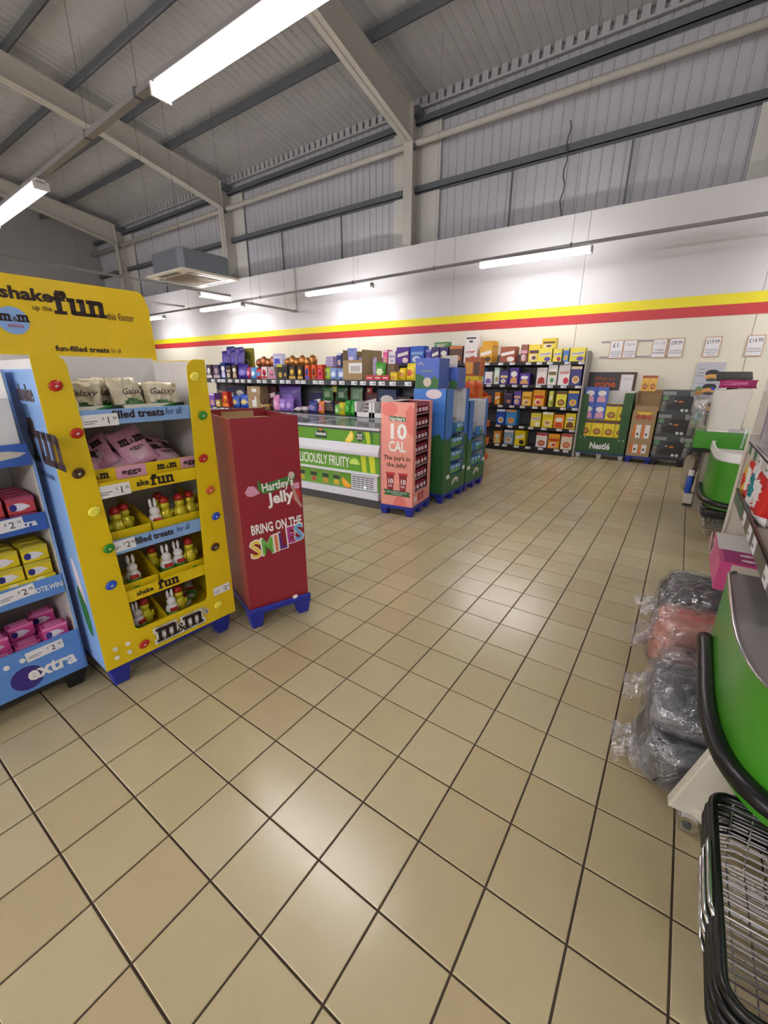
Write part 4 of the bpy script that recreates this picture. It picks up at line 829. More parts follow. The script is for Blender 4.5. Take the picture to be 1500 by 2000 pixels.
for k, (x, wd) in enumerate(((-3.1, .14), (-2.95, .13), (-2.815, .13))):
    t = thing('shelf_tray', f'low red card tray right of the big brown box, {ORD[k]} from the left', 'tray', (x, 4.37, 1.504), 0, 'low red trays'); G().box(0, wd - .004, 0, .004, 0, .07, mat('C8303A', .4)).box(0, wd - .004, .004, .03, 0, .004, RED).out('tray_body', t); G().rect(FRONT(0), .02, wd - .03, .028, .042, WHITE).out('front_print', t)
single('plain', -2.9, 4.52, 1.504, .2, .22, .1, '7A6048', '', 'plain dark brown tray card behind the red trays', 'carton')
# lower shelf extras
for k, (z, h) in enumerate(((.9755, .26), (1.2365, .14))):
    t = single('plain', -5.87, 4.42, z, .34, h - .001, .2, 'A58C66', '', f'brown carton with white label on the lower gondola shelf, {"under" if k == 0 else "topmost of"} the pair', 'carton', rz=.06 * k)
    G().rect(FRONT(0), .12, .24, .04, h - .04, WHITE).out('label', t)
    if k == 0: G().disc(FRONT(0), .15, .19, .05, .03, mat('B07050', .5)).out('print', t)
single('bag', -5.0, 4.66, .976, .56, .43, .16, '6A50A0', '8A70B8', 'large violet wrapped multipack standing on the lower gondola shelf', 'sweet bag', seed=90)
wb = single('bag', -5.42, 4.44, .976, .2, .1, .12, 'B89850', '4A2A20', 'brown and gold handled bag lying at the lower shelf edge', 'sweet bag', .5, seed=91)
G().tube([(-.05, -.02, .05), (.02, -.04, .2), (.09, -.02, .26), (.13, 0, .1)], .012, mat('5A2030', .5), 6).out('handle', wb)
for k, x in enumerate((-3.33, -3.0)):
    t = thing('shelf_tray', ('left' if k == 0 else 'right') + ' white card tray of wrapped sweets at the right end of the lower gondola shelf', 'tray', (x, 4.39, .976), 0, 'white sweet trays')
    g = G().box(0, .31, 0, .004, 0, .07, WHITE).box(0, .31, .004, .2, 0, .004, WHITE).box(0, .31, .196, .2, 0, .2, WHITE)
    for xx in (0, .27): g.box(xx, xx + .04, .0, .2, .0, .22, WHITE)
    g.out('tray_body', t)
    for r in range(3):
        single('bag', x + .155, 4.46 + .03 * r, 1.0 + .05 * r, .2, .1, .07, 'B8B0AE', '6A5A58', f'grey wrapped sweet bag in the {"left" if k == 0 else "right"} white tray, {ORD[r]} from the front', 'sweet bag', rx=-.5, seed=100 + r + 5 * k, group='wrapped sweets in white trays')
for k, (x, c, nm) in enumerate(((-4.05, '3A6A3A', 'dark green'), (-3.75, '2E5A34', 'forest green'), (-3.45, '6A8A6A', 'grey green'), (-3.9, 'C8C040', 'small yellow'), (-3.2, 'C83838', 'small red'))):
    s_ = nm.startswith('small'); single('bag', x, 4.6, 1.18 + (.13 if s_ else 0), .1 if s_ else .24, .1 if s_ else .22, .05, c, '8AA08A', f'{nm} bag hanging behind the lower gondola shelf goods', 'sweet bag', seed=120 + k)

# ---------------------------------------------------------------- green and blue displays with stacked cartons, orange stand
GBL = mat('3E78C8', .42, name='sky_blue_print', scale=1.2, var=.18); GGR = mat('2E6434', .45, name='hill_green_print', scale=5, var=.15); GBX = mat('4460B4', .42, name='violet_blue_print')
def hills(a, b, base, seed):
    r = random.Random(seed); return [(a, base[0]), (a, base[1])] + [(a + (b - a) * (k + .5) / 9, base[1] + r.uniform(-.05, .06)) for k in range(9)] + [(b, base[1] + .02), (b, base[0])]
BPK = mat('5C94CC', .35, name='blue_pack'); BPG = mat('6AA04A', .4); BPW = mat('C8DCE8', .4)
def packs():
    t = G().box(-.05, .05, 0, .07, 0, .11, BPK).out('sweet_pack'); G().prism([(-.05, 0), (.05, 0), (.05, .04), (0, .06), (-.05, .03)], FRONT(0), 0, .001, BPG).disc(FRONT(0), 0, .08, .03, .018, BPW).out('front_print', t); return t
pksrc = [None]
def green_display(F, w_, d, h, op, name_, rows, order):
    pallet(f'blue pallet under the {name_}', F, .0, w_, .0, d, .125, 3, 2)
    t = thing('green_display', name_, 'display', (F[0], F[1], 0), F[2])
    G().box(.006, w_ - .006, d - .006, d, .127, h, GBX).box(.006, .012, .01, d - .006, .13, h - .004, WHITE).box(w_ - .012, w_ - .006, .01, d - .006, .13, h - .004, WHITE).box(.012, w_ - .012, .16, .166, max(rows) + .16, h - .02, WHITE).box(.012, w_ - .012, d - .012, d - .006, .13, h - .002, WHITE).out('back_panel', t)
    l = G().box(0, .006, 0, d, .127, h, GBL).out('side_panel', t); G().prism([(u, v) for u, v in hills(-d, 0, (.127, h * .6), order)], LEFT(0), 0, .001, GGR).out('hill_print', l)
    r = G().box(w_ - .006, w_, 0, d, .127, h, GBL).out('side_panel', t); G().prism(hills(0, d, (.127, h * .6), order + 5), RIGHT(w_), 0, .001, GGR).out('hill_print', r)
    a, b, z0 = op; fr = G().prism([(0, .127), (w_, .127), (w_, h), (b, h), (b, z0), (a, z0), (a, h), (0, h)], FRONT(0), -.006, 0, GBL).out('front_panel', t)
    g = G(); hl = h * .58; g.prism([(0, .127), (w_, .127), (w_, hl), (b, hl + .03), (b, z0 ), (a, z0), (a, hl + .04), (.5 * a, hl - .02), (0, hl + .02)], FRONT(0), 0, .0012, GGR).out('hill_print', fr)
    c = w_ * .55
    bd = G().prism([(c - .1, .19), (c - .08, .27), (c, .295), (c + .08, .28), (c + .1, .2), (c + .06, .235), (c - .05, .23)], FRONT(0), .0012, .0022, WHITE).out('badge_print', fr); txt('Swizzels', bd, FRONT(0), c, .24, .03, mat('3A2A3A', .5), w=.13, n=.003, bold=.03)
    G().rect(FRONT(0), a - .1, a - .01, .31, .36, TICKET, .0012, .0024).rect(FRONT(0), b + .005, b + .075, .36, .41, TICKET, .0012, .0024).out('price_ticket', fr)
    for k, z in enumerate(rows):
        G().box(.013, w_ - .013, .01, d - .013, z - .008, z, mat('3A64B0', .4)).out('shelf', t)
    return t
G1F = (-1.575, 3.94, PI / 2); G2F = (-1.585, 4.66, PI / 2)
green_display(G1F, .66, .45, 1.42, (.2, .57, .34), 'green and blue sweet display next to the pink jelly pot display', (.335, .52, .70, .88), 1)
green_display(G2F, .66, .45, 1.255, (.15, .58, .34), 'second green and blue sweet display farther from the pink one', (.335, .55, .76), 2)
def fill(F, zs, xs, nm, row0=0):
    for r, z in enumerate(zs):
        for c, x in enumerate(xs):
            o = packs() if pksrc[0] is None else dup(pksrc[0]); pksrc[0] = pksrc[0] or o
            o.location = place(F, (x, .03, z + .001)); o.rotation_euler = (0, 0, F[2] + random.uniform(-.1, .1))
            tag(o, f'blue and green sweet pack in {nm} green display, {ORD[r if len(zs) > 1 else row0]} row up, {ORD[c]} from left', 'sweet pack', 'packs in the green displays')
fill(G1F, (.345, .52, .70), (.24, .345, .45, .54), 'first'); fill(G1F, (.88,), (.45, .55), 'first', 3); fill(G2F, (.345,), (.2, .31, .42, .53), 'second'); fill(G2F, (.55,), (.2, .42, .53), 'second', 1); fill(G2F, (.76,), (.52,), 'second', 2)
pg = G().disc(LEFT(-.0012, 0, 0), -.17, 1.36, .11, .055, mat('D8C8CC', .4), 0, .0012, 20); o = pg.out('bowl_print', D.objects['green_display'])
def printed_carton(label, loc, rz, w_, d, h):
    t = G().box(0, w_, 0, d, 0, h, GBX).out('display_carton', None, loc, rz); tag(t, label, 'carton')
    G().prism([(0, 0), (w_, 0), (w_, h * .3), (w_ * .8, h * .42), (w_ * .55, h * .2), (w_ * .3, h * .45), (0, h * .5)], FRONT(0), 0, .001, GGR).out('hill_print', t); G().disc(FRONT(0), w_ * .52, h * .22, w_ * .17, w_ * .17, mat('C8B8A8', .4), .001, .002, 16).out('bowl_print', t)
    G().prism([(w_ * .08, h * .8), (w_ * .2, h * .9), (w_ * .36, h * .8), (w_ * .33, h * .75), (w_ * .2, h * .83), (w_ * .1, h * .75)], FRONT(0), 0, .001, mat('9A98B8', .4)).out('badge_print', t)
    txt('Squashies', t, FRONT(0), w_ * .5, h * .55, h * .09, mat('7C9A88', .4), w=w_ * .5, bold=.03); return t
printed_carton('blue printed carton standing on the first green display, nearest the gondola', (-2.02, 3.96, 1.4205), .02, .32, .28, .35)
c2 = printed_carton('smaller blue printed carton with a raised white flap on the first green display', (-1.94, 4.3, 1.4205), .05, .32, .26, .25)
G().box(.0, .2, .254, .26, .25, .4, mat('BDB7AE', .6)).out('raised_flap', c2)
OF = (-1.99, 5.75, PI / 2); OR = mat('D0521E', .4, name='orange_card')
og = thing('orange_stand', 'orange stepped cardboard sweet stand beyond the green displays', 'display', (OF[0], OF[1], 0), OF[2])
G().box(0, .85, .1, .5, .001, .12, OR).out('base', og); 
g = G().prism([(-.5, .12), (0, .12), (0, 1.26), (-.06, 1.31), (-.5, 1.52)], LEFT(0), -.006, 0, OR); g.out('side_panel', og); g = G().prism([(0, .12), (.06, .12), (.09, .4), (.05, .42), (.1, .7), (.06, .72), (.11, 1.0), (.08, 1.03), (0.1, 1.25), (.5, 1.52), (.5, .12)], RIGHT(.844), 0, .006, OR); g.out('side_panel', og)
G().box(.006, .844, .49, .5, .12, 1.45, mat('B8461C', .45)).out('back_panel', og)
for k, z in enumerate((.14, .42, .72, 1.13)):
    G().box(.007, .843, .03 + .01 * k, .49, z - .01, z, mat('B8461C', .45)).box(.007, .843, .02 + .01 * k, .03 + .01 * k, z - .01, z + .1, OR).box(.007, .843, .018 + .01 * k, .02 + .01 * k, z + .085, z + .1, mat('E8A020', .4)).out('shelf', og)
txt("Reese's", og, LEFT(-.0068), -.22, 1.12, .1, mat('E8D020', .4), w=.36, bold=.04); ticket(og, FRONT(.045), .55, 1.15, .12, .06, '1', '00', 0, .0)
for k, x in enumerate((.2, .55)): single('bag', *place(OF, (x, .18, 1.1305)), .3, .36, .12, 'E0602A', 'D88020', f'orange sweet bag on the top step of the orange stand, {"left" if k == 0 else "right"} one', 'sweet bag', PI / 2, seed=140 + k, group='orange bags on the stand')
for k, (z, h, c1, c2, nm) in enumerate(((1.305, .2, 'D8C418', 'C89020', 'bright yellow'), (1.506, .3, 'A8501C', 'D8A020', 'brown and amber'), (1.807, .2, 'E8E4E2', 'C8323C', 'white and red'))):
    pass
st = thing('carton_stack_board', 'tall orange and yellow card tower standing behind the orange stand', 'display', (-2.63, 6.72, 0), .05)
G().box(0, .3, 0, .2, .001, 1.3, OR).out('column', st); G().box(0, .28, 0, .2, 1.3, 1.56, mat('DCC81C', .4)).out('yellow_band', st); G().box(0, .3, 0, .2, 1.56, 1.88, mat('B0561E', .4)).out('window_band', st); G().rect(FRONT(0), .02, .15, .0 + 1.6, 1.8, mat('D89A28', .4)).rect(FRONT(0), .17, .28, 1.58, 1.8, mat('5A3A1E', .4)).out('window_print', st)

# ---------------------------------------------------------------- wall end: green cereal display, brown cartons, black boxes
NF = (-.9, 8.5, 0); NG = mat('24551F', .45, name='forest_green_card')
pallet('blue pallet with grey feet under the green cereal display', NF, .0, .87, .02, .36, .125, 3, 2, mat('24487A', .5, name='dull_blue_plastic'), mat('B8B8B8', .5))
nd = thing('cereal_display', 'dark green cardboard cereal display against the cream wall', 'display', (NF[0], NF[1], 0), 0)
fas = [(0, .127), (.868, .127), (.868, 1.27), (.72, 1.27), (.71, .9), (.73, .43), (.1, .43), (.12, .9), (.1, 1.24), (0, 1.24)]
G().prism(fas, FRONT(0), -.006, 0, NG).out('fascia', nd); G().box(.0, .006, .006, .36, .127, 1.24, NG).out('side_panel', nd); G().box(.862, .868, .006, .36, .127, 1.27, NG).out('side_panel', nd); G().box(.006, .862, .354, .36, .127, 1.3, WHITE).out('back_panel', nd)
for z in (.44, .765): G().box(.007, .861, .02, .353, z - .008, z, YEL).out('shelf', nd)
txt('Nestlé', nd, FRONT(-.0063), .43, .2, .12, WINK, w=.36, bold=.05); g = G()
for u, v in ((.06, .41), (.14, .41), (.75, .39), (.82, .39)): pin(g, FRONT(-.006), u, v)
g.outs('plastic_rivet', nd)
ysrc = bsrc = None
for r in range(2):
    for c in range(4):
        x = .02 + .208 * c; blue = r == 1 and c < 2
        for l in range(2 if r == 1 and blue else 1):
            if blue:
                o = carton(.2, .12, .3, '4A66C0', 'E0A0B8', 2) if bsrc is None else dup(bsrc); bsrc = bsrc or o
            else:
                o = carton(.2, .12, .3, 'E8D42A', '7A4A24', 0, 'Nesquik', mat('3A2A8A', .4)) if ysrc is None else dup(ysrc); ysrc = ysrc or o
            o.name = 'carton'; o.location = (NF[0] + x, NF[1] + .04, (.4405 if r == 0 else .7655) + .3015 * l)
            tag(o, f'{"blue and pink" if blue else "yellow chocolate"} cereal box in the green display, {"lower" if r == 0 else ("topmost" if l else "upper")} row, {ORD[c]} from the left', 'carton', 'cereal boxes in the green display')
bo = thing('clearance_board', 'black board with orange lettering leaning on the wall behind the green display', 'sign', (-.92, 8.86, 1.16), 0)
G().box(0, .84, 0, .02, 0, .48, mat('231C1C', .35)).out('board', bo); txt("When it's", bo, FRONT(-.0002), .3, .33, .07, mat('B84A20', .5), w=.36, bold=.02); txt('gone', bo, FRONT(-.0002), .32, .2, .13, mat('D0521E', .5), w=.38, bold=.04)
def card(par, M, u, v, wd, h, lines, red=False):
    t = G().rect(M, u, u + wd, v, v + h, mat('C89A78', .6), .002, .004).rect(M, u + .012, u + wd - .012, v + .012, v + h - .012, TICKET, .004, .005).out('price_card', par)
    for s_, uu, vv, hh, ww, m in lines: txt(s_, t, M, u + wd * uu, v + h * vv, h * hh, m, w=wd * ww if ww else None, n=.006)
    return t
LN = lambda: [('lllllll', .5, .32, .07, .7, GREYINK), ('lllllll', .5, .2, .07, .75, GREYINK), ('lllll', .5, .08, .07, .5, GREYINK)]
card(bo, FRONT(0), .58, .1, .22, .34, [('2 for 10', .5, .7, .13, .6, GREYINK)])
pallet('blue plastic pallet under the brown carton stack', (-.03, 8.47, 0), .03, .45, .0, .36, .13, 2, 2)
for k, h in enumerate((.28, .36, .2, .33)):
    z = .1305 + sum((.28, .36, .2, .33)[:k]) + .001 * k
    t = thing('cardboard_carton', f'brown cardboard cereal-bar carton at the wall, {("lowest", "second from below", "third from below", "topmost, open with packs showing")[k]} of its stack', 'carton', (.0 + (.02 if k == 3 else 0), 8.47, z), 0, 'brown carton stack')
    wd = .38
    if k < 3: G().box(0, wd, 0, .33, 0, h, CARD).out('carton_body', t)
    else: G().box(0, wd, 0, .005, 0, .08, CARD).box(0, .005, .005, .33, 0, h, CARD).box(wd - .005, wd, .005, .33, 0, h, CARD).box(.005, wd - .005, .325, .33, 0, h + .03, CARD).box(.005, wd - .005, .005, .325, 0, .005, CARD).out('carton_body', t)
    if k < 2:
        g = G()
        for q in range(2): g.rect(FRONT(0), .06 + .14 * q, .1 + .14 * q, .06, h - .06, mat('D8702A', .4)).rect(FRONT(0), .1 + .14 * q, .18 + .14 * q, .06, h - .06, WHITE).rect(FRONT(0), .12 + .14 * q, .15 + .14 * q, .11, .15, BLACK, .0012, .002)
        g.outs('front_print', t)
    elif k == 2:
        g = G()
        g.rect(FRONT(0), .08, .3, .12, .17, mat('E8C030', .4))
        for q in range(3): g.disc(FRONT(0), .1 + .09 * q, .08, .045, .05, mat('A8482C', .4), .0005, .0015, 10)
        g.outs('front_print', t)
for k in range(2):
    o = carton(.115, .08, .27, 'E8B848', 'A04A2C', 0); o.name = 'carton'; o.location = (.05 + .12 * k, 8.5, 1.311); tag(o, ('left' if k == 0 else 'right') + ' amber snack pack standing in the open top brown carton', 'carton', group='packs in the open brown carton')
pallet('black plastic pallet under the black grill boxes', (.4, 8.46, 0), .01, .92, .01, .38, .15, 3, 2, mat('222226', .5))
GB = mat('2A2A2E', .4, name='grill_box_black'); GBG = mat('8A8E8E', .4); 
def grillbox(loc, label):
    t = G().box(0, .46, 0, .36, 0, .395, mat('3E4144', .4, name='grill_box_print')).out('grill_box', None, loc, 0); tag(t, label, 'box', 'stacked black grill boxes'); F = FRONT(0)
    G().prism([(.1, .06), (.46, .03), (.46, .27), (.4, .31), (.2, .28), (.17, .17), (.1, .14)], F, 0, .0012, mat('1C1C1E', .35)).out('grill_print', t)
    g = G().disc(F, .21, .21, .02, .014, mat('D8B088', .4), .0012, .002, 10).disc(F, .29, .2, .04, .018, mat('C8702A', .4), .0012, .002, 10); g.outs('food_print', t)
    g = G().rect(F, 0, .2, .31, .37, GBG).rect(F, .4, .46, .29, .38, GBG); g.disc(F, .06, .26, .045, .045, mat('5E8A64', .4), 0, .0014, 14).disc(F, .04, .17, .03, .03, mat('8A7A70', .4), 0, .0014, 12).rect(F, 0, .07, .03, .14, mat('6A6C68', .4)); g.outs('front_print', t)
    g = G().disc(F, .33, .055, .026, .026, mat('C8D0CC', .4), .0014, .0024, 12).disc(F, .395, .055, .026, .026, mat('C8D0CC', .4), .0014, .0024, 12); g.outs('round_print', t)
    txt('BBQ GRILL', t, F, .1, .335, .025, WINK, w=.16, n=.0025) if False else None
    G().rect(TOPF(.395), .02, .44, .02, .34, mat('55585A', .4)).out('lid_print', t)
    return t
for k in range(3): grillbox((.41, 8.48, .1505 + .3965 * k), f'black grill box beside the brown cartons, {("lowest", "middle", "topmost")[k]} of the tall stack')
for k in range(2): grillbox((.875, 8.48, .1505 + .3965 * k), f'black grill box partly behind the far checkout, {("lower", "upper")[k]} of the short stack')
po = thing('grill_poster', 'tall silver poster board with grill pictures standing behind the black boxes', 'poster', (.82, 8.87, 0.001), 0)
G().box(0, .4, 0, .012, 0, 1.8, mat('BFC0CA', .4, name='silver_board')).out('board', po); PF0 = FRONT(-.0002)
for z, s in ((1.56, 0), (1.33, 1), (1.02, 0)):
    g = G()
    g.disc(PF0, .24, z + .06, .1, .06, BLACK, 0, .001, 14).disc(PF0, .24, z, .1, .045, mat('D89A48', .4), .001, .002, 14).disc(PF0, .24, z - .05, .08, .03, mat('3A3A3C', .4), .001, .0025, 12)
    if s: g.disc(PF0, .1, z + .02, .06, .05, mat('6A8A5A', .4), 0, .0012, 12).disc(PF0, .1, z - .04, .07, .04, mat('C88838', .4), .0012, .002, 12)
    g.outs('grill_print', po)
g = G()
for z in (1.68, 1.62, 1.57, 1.15, 1.1): g.rect(PF0, .03, .12, z, z + .012, GREYINK)
g.rect(PF0, .0, .4, 1.44, 1.446, GREYINK); g.outs('text_print', po)
# price cards on the wall
rl = thing('card_rail', 'pair of grey horizontal rails holding price cards on the cream wall', 'rail', (-.78, 8.9, 1.9), 0)
G().box(0, 1.12, -.01, -.0005, 0, .03, mat('9A98A0', .4)).out('rail', rl); G().box(0, 1.12, -.01, -.0005, .275, .305, mat('9A98A0', .4)).out('rail', rl)
for k, (x, lines, lab) in enumerate(((-.62, [('£1', .45, .62, .24, None, BLACK)] + LN(), 'price card reading 1 pound at the left of the wall rails'), (-.39, [('2 for 10', .5, .7, .12, .6, GREYINK)] + LN(), 'faint grey price card right beside the 1 pound card'), (.08, [('l --- ll', .5, .7, .14, .6, GREYINK), ('12 Pack', .5, .36, .11, .6, BLACK), ('lllllllll', .5, .22, .08, .75, BLACK)], 'price card with a grey heading just left of the 99 card'), (.335, [('£99.99', .5, .66, .2, .7, BLACK)] + LN()[:2], 'price card reading 99 at the right end of the wall rails'), (.855, [('£19.99', .5, .66, .2, .75, BLACK)] + LN(), 'price card reading 19 alone on the cream wall above the poster'), (1.42, [('£14.99', .5, .66, .2, .75, BLACK)] + LN()[:2], 'price card reading 14 at the right edge of the photo'))):
    h = .325; t = thing('price_card', lab, 'price card', (x, 8.887, 1.89), 0, 'price cards on the wall')
    card(t, FRONT(0), 0, 0, .228, h, lines)

# ---------------------------------------------------------------- checkouts on the right
GRN = mat('3F8A22', .3, name='checkout_green', var=.03); BUMP = mat('0B0B0D', .32, name='black_rubber'); BEIGE = mat('D0C8BA', .5, name='beige_laminate')
OUT = [(1.02, 1.52), (1.012, 1.3), (1.008, 1.0), (1.011, .9), (1.018, .82), (1.03, .755), (1.045, .70), (1.065, .655), (1.09, .62), (1.125, .586), (1.17, .56), (1.23, .535), (1.3, .515), (1.75, .42)]
def off(P, d):
    r = []
    for i, p in enumerate(P):
        a = Vector(P[max(0, i - 1)]); b = Vector(P[min(len(P) - 1, i + 1)]); t = (b - a).normalized(); r.append((p[0] - t.y * d, p[1] + t.x * d))
    return r
def checkout(label, dx, dy, zb, zt, tray_m, lip, rail_end=1.42):
    t = thing('checkout', label, 'checkout', (dx, dy, 0))
    P = off(OUT, .018)
    G().prism(P + [(1.75, 1.52)], TOPF(), .40, zt, GRN).out('body', t, smooth=True); sm_ = t.children[0].modifiers.new('edge', 'EDGE_SPLIT'); sm_.split_angle = .6
    G().box(1.42, 1.72, .8, 1.5, .001, .40, DKGREY).out('plinth', t)
    B = [p for p in off(OUT, -.004)]; B[0] = (1.008, rail_end); 
    q = []
    for a, b in zip(B, B[1:]): q += [(a[0] + (b[0] - a[0]) * s / 3, a[1] + (b[1] - a[1]) * s / 3, zb) for s in range(3)]
    g = G(); g.tube(q + [(*B[-1], zb)], .03, BUMP, 10); g.ball((B[0][0] + .002, rail_end, zb), .03, .03, .03, BUMP, 10, 6); g.out('bumper', t, smooth=True)
    I = off(OUT, .012 if lip < .05 else .03)[1:]; I[0] = (1.03, 1.45)
    I = [(1.06, 1.5), (1.04, 1.49)] + I
    G().prism(I + [(1.75, 1.5)], TOPF(), zt, zt + .006, tray_m).out('conveyor_tray', t)
    if lip < .05: G().tube([(*p, zt + .008) for p in I], .007, CHROME, 6).out('steel_rim', t, smooth=True)
    else:
        g = G(); J = off(I, .012)
        for a, b, c, d in zip(I, I[1:], J, J[1:]): g.hexa([(*a, zt), (*b, zt), (*d, zt), (*c, zt), (*a, zt + lip), (*b, zt + lip), (*d, zt + lip), (*c, zt + lip)], WHITE)
        g.out('tray_wall', t)
    return t
ck = checkout('near green checkout end with a steel tray and black bumper', 0, 0, .48, .775, mat('8E8A8C', .34, .55, name='brushed_steel', bump=.05), .01)
for p in ((1.034, 1.36), (1.03, 1.1)): G().ball((p[0] - .006, p[1], .772), .006, .006, .004, BLACK).out('screw', ck)
checkout('middle green checkout end with a white tray behind the sweet rack', .035, 3.52, .45, .835, mat('C9BCBC', .4), .085)
def basket_stack(label, n, x, y, L, W, top, step):
    t = thing('basket_stack', label, 'shopping basket', (x, y, 0))
    for k in range(n):
        z = top - step * (n - 1 - k); dz = .2; r = .05; rnd = random.uniform(-.006, .006)
        def loop(i, zz, m=5):
            P = []
            for cx, cy, a0 in ((W - r - i, L - r - i, 0), (r + i, L - r - i, 90), (r + i, r + i, 180), (W - r - i, r + i, 270)):
                P += [(cx + r * math.cos(math.radians(a0 + 90 * q / m)) + rnd, cy + r * math.sin(math.radians(a0 + 90 * q / m)), zz) for q in range(m + 1)]
            return P
        b = G().tube(loop(0, z), .0115, BUMP, 8, True).out('rim', t, smooth=True)
        if k in (0, n - 1) or True:
            g = G()
            lv = 9 if k == n - 1 else 4
            for q in range(1, lv + 1): g.tube(loop(.042 * q / lv, max(.012, z - dz * q / lv), 2), .0028, CHROME, 4, True)
            for q in range(11 if k == n - 1 else 5):
                yy = .06 + (L - .12) * q / (10 if k == n - 1 else 4); zb = max(.012, z - dz)
                g.tube([(.002 + rnd, yy, z), (.042, yy, zb), (W - .042, yy, zb), (W - .002 + rnd, yy, z)], .0028, CHROME, 4)
            if k == n - 1:
                for q in range(18): g.tube([(.042, .06 + (L - .12) * q / 17, z - dz + .003), (W - .042, .06 + (L - .12) * q / 17, z - dz + .003)], .0024, CHROME, 4)
                for q in range(7): g.tube([(.05 + (W - .1) * q / 6, .002, z), (.07 + (W - .14) * q / 6, .042, z - dz), (.07 + (W - .14) * q / 6, L - .042, z - dz), (.05 + (W - .1) * q / 6, L - .002, z)], .0024, CHROME, 4)
            w_ = tag(g.out('wire_mesh', b), None, kind='stuff')
        xo = -.013 + rnd; g = G().tube([(xo + .004, L * .3, z), (xo - .004, L * .34, z + .006), (xo - .004, L * .5, z + .008), (xo - .004, L * .64, z + .006), (xo + .004, L * .68, z)], .006, CHROME, 6); h_ = g.out('handle', b, smooth=True)
    return t
basket_stack('stack of black-rimmed wire shopping baskets under the near checkout bumper', 5, 1.035, .12, .56, .40, .365, .032)
basket_stack('stack of wire shopping baskets under the middle checkout', 4, 1.09, 4.34, .5, .34, .36, .032)
cs = thing('castor_stand', 'white sheet metal foot with a chrome castor under the near checkout bumper', 'castor', (1.0, .85, 0))
G().prism([(-.035, .06), (.035, .34), (.08, .375), (.13, .375), (.13, .035), (.05, .05), (.02, .062)], FRONT(0), -.02, 0, mat('D6D0C0', .5, name='white_sheet_metal')).out('foot_plate', cs, bevel=.006)
G().prism([(-.035, .06), (.035, .34), (.08, .375), (.08, .36), (.04, .32), (-.02, .06)], FRONT(0), -.05, -.02, mat('D6D0C0', .5, name='white_sheet_metal')).out('side_plate', cs)
G().tube([(.03, -.02, .036), (.03, .03, .036)], .035, CHROME, 14).out('wheel', cs, smooth=False); G().tube([(.03, -.026, .036), (.03, .036, .036)], .014, DKGREY, 8).out('hub', cs); G().box(.018, .042, .037, .042, .03, .12, STEEL).out('fork', cs)

# impulse rack between the checkouts
rk = thing('sweet_rack', 'beige impulse rack beside the near checkout with price strips on its shelves', 'shelving', (1.1, 0, 0))
G().box(.0, .42, 2.66, 2.685, .001, 1.25, BEIGE).box(0, .012, 2.652, 2.66, .001, 1.25, mat('D9D4C8', .4)).out('end_panel', rk); G().box(.42, .44, 1.56, 2.685, .001, 1.6, BEIGE).out('back_panel', rk)
for z, y0, h in ((.885, 1.06, .07), (1.19, 1.2, .05)):
    sf = G().box(.02, .42, y0, 2.652, z - .025, z - .005, BEIGE).out('shelf', rk)
    G().box(.008, .02, y0, 2.6, z - .04, z + h - .03, mat('5C5852', .35, name='strip_holder') if z < 1 else mat('C9C6C2', .35)).box(.004, .009, y0, 2.6, z + h - .036, z + h - .03, BLACK).out('strip_holder', sf)
    RM = frame((.0078, 0, 0), (0, -1, 0), (0, 0, 1))
    for k, y in enumerate((1.25, 1.62, 1.8, 2.05, 2.25, 2.48)):
        q = G().rect(RM, -y - .05, -y + .05, z - .036, z + h - .034, TICKET if k not in (4, 5) else mat('3E7A58', .4)).out('price_ticket', sf)
        G().rect(RM, -y - .04, -y, z - .02, z - .008, GREYINK, .0012, .0018).out('small_print', q)
sf = G().box(.0, .42, 1.6, 2.652, .49, .515, BEIGE).out('shelf', rk)
G().box(.012, .018, 1.3, 2.64, 1.225, 1.62, mat('DAD4DA', .08, alpha=.35, name='smoky_acrylic')).out('acrylic_screen', rk)
G().box(.01, .05, 2.2, 2.23, 1.225, 1.72, GLASS).out('acrylic_post', rk)
pb_ = thing('pink_carton', 'pink and white carton on the low rack shelf above the bagged bundles', 'box', (1.045, 1.92, .5155))
PKC = mat('D0508A', .4, name='strong_pink_card')
G().box(0, .2, 0, .5, 0, .16, PKC).out('carton_body', pb_); G().box(0.004, .2, .2, .5, .16, .1615, WHITE).box(.05, .2, -.0012, 0, 0, .15, mat('CFC4BA', .5)).rect(TOPF(.16), .02, .2, .0, .2, mat('A8307A', .4)).disc(TOPF(.1614), .12, .06, .03, .014, WHITE).disc(TOPF(.1614), .12, .14, .03, .014, WHITE).out('carton_print', pb_)
LM = LEFT(0, .13); G().prism([(-.42, .03), (-.3, .14), (-.25, .12), (-.36, .02)], LM, 0, .001, WHITE).prism([(-.40, .045), (-.31, .125), (-.27, .11), (-.35, .035)], LM, .001, .002, mat('4E4644', .5)).prism([(-.58, .02), (-.52, .12), (-.48, .12), (-.44, .02), (-.46, .02), (-.5, .1), (-.56, .02)], LM, 0, .001, mat('F0B0CC', .4)).out('brand_swirl', pb_)
for k, (y, z, w_, h, c1, c2, c3, lab) in enumerate(((2.02, .8855, .24, .28, 'C82A28', 'F0ECEA', 'E8E4E2', 'red and white sweet bag on the rack shelf by the right photo edge'), (2.24, .8855, .22, .27, 'E8E4E4', '2E8A98', None, 'white sweet bag with a teal patch on the rack shelf'), (2.42, .8855, .2, .28, 'D03A30', 'F0E8E4', None, 'red sweet bag farther back on the rack shelf'), (2.575, .8855, .11, .2, 'E0C030', 'C83028', None, 'small yellow sweet bag at the far end of the rack shelf'))):
    o = pillow(w_, h, .09, c1, c2, 300 + k, patch=(.45, .5, .32, .26), band=c3, nu=22, nv=24).out('sweet_bag', None, (1.168, y, z), -PI / 2 + .04, smooth=True); tag(o, lab, 'sweet bag', 'bags on the impulse rack')
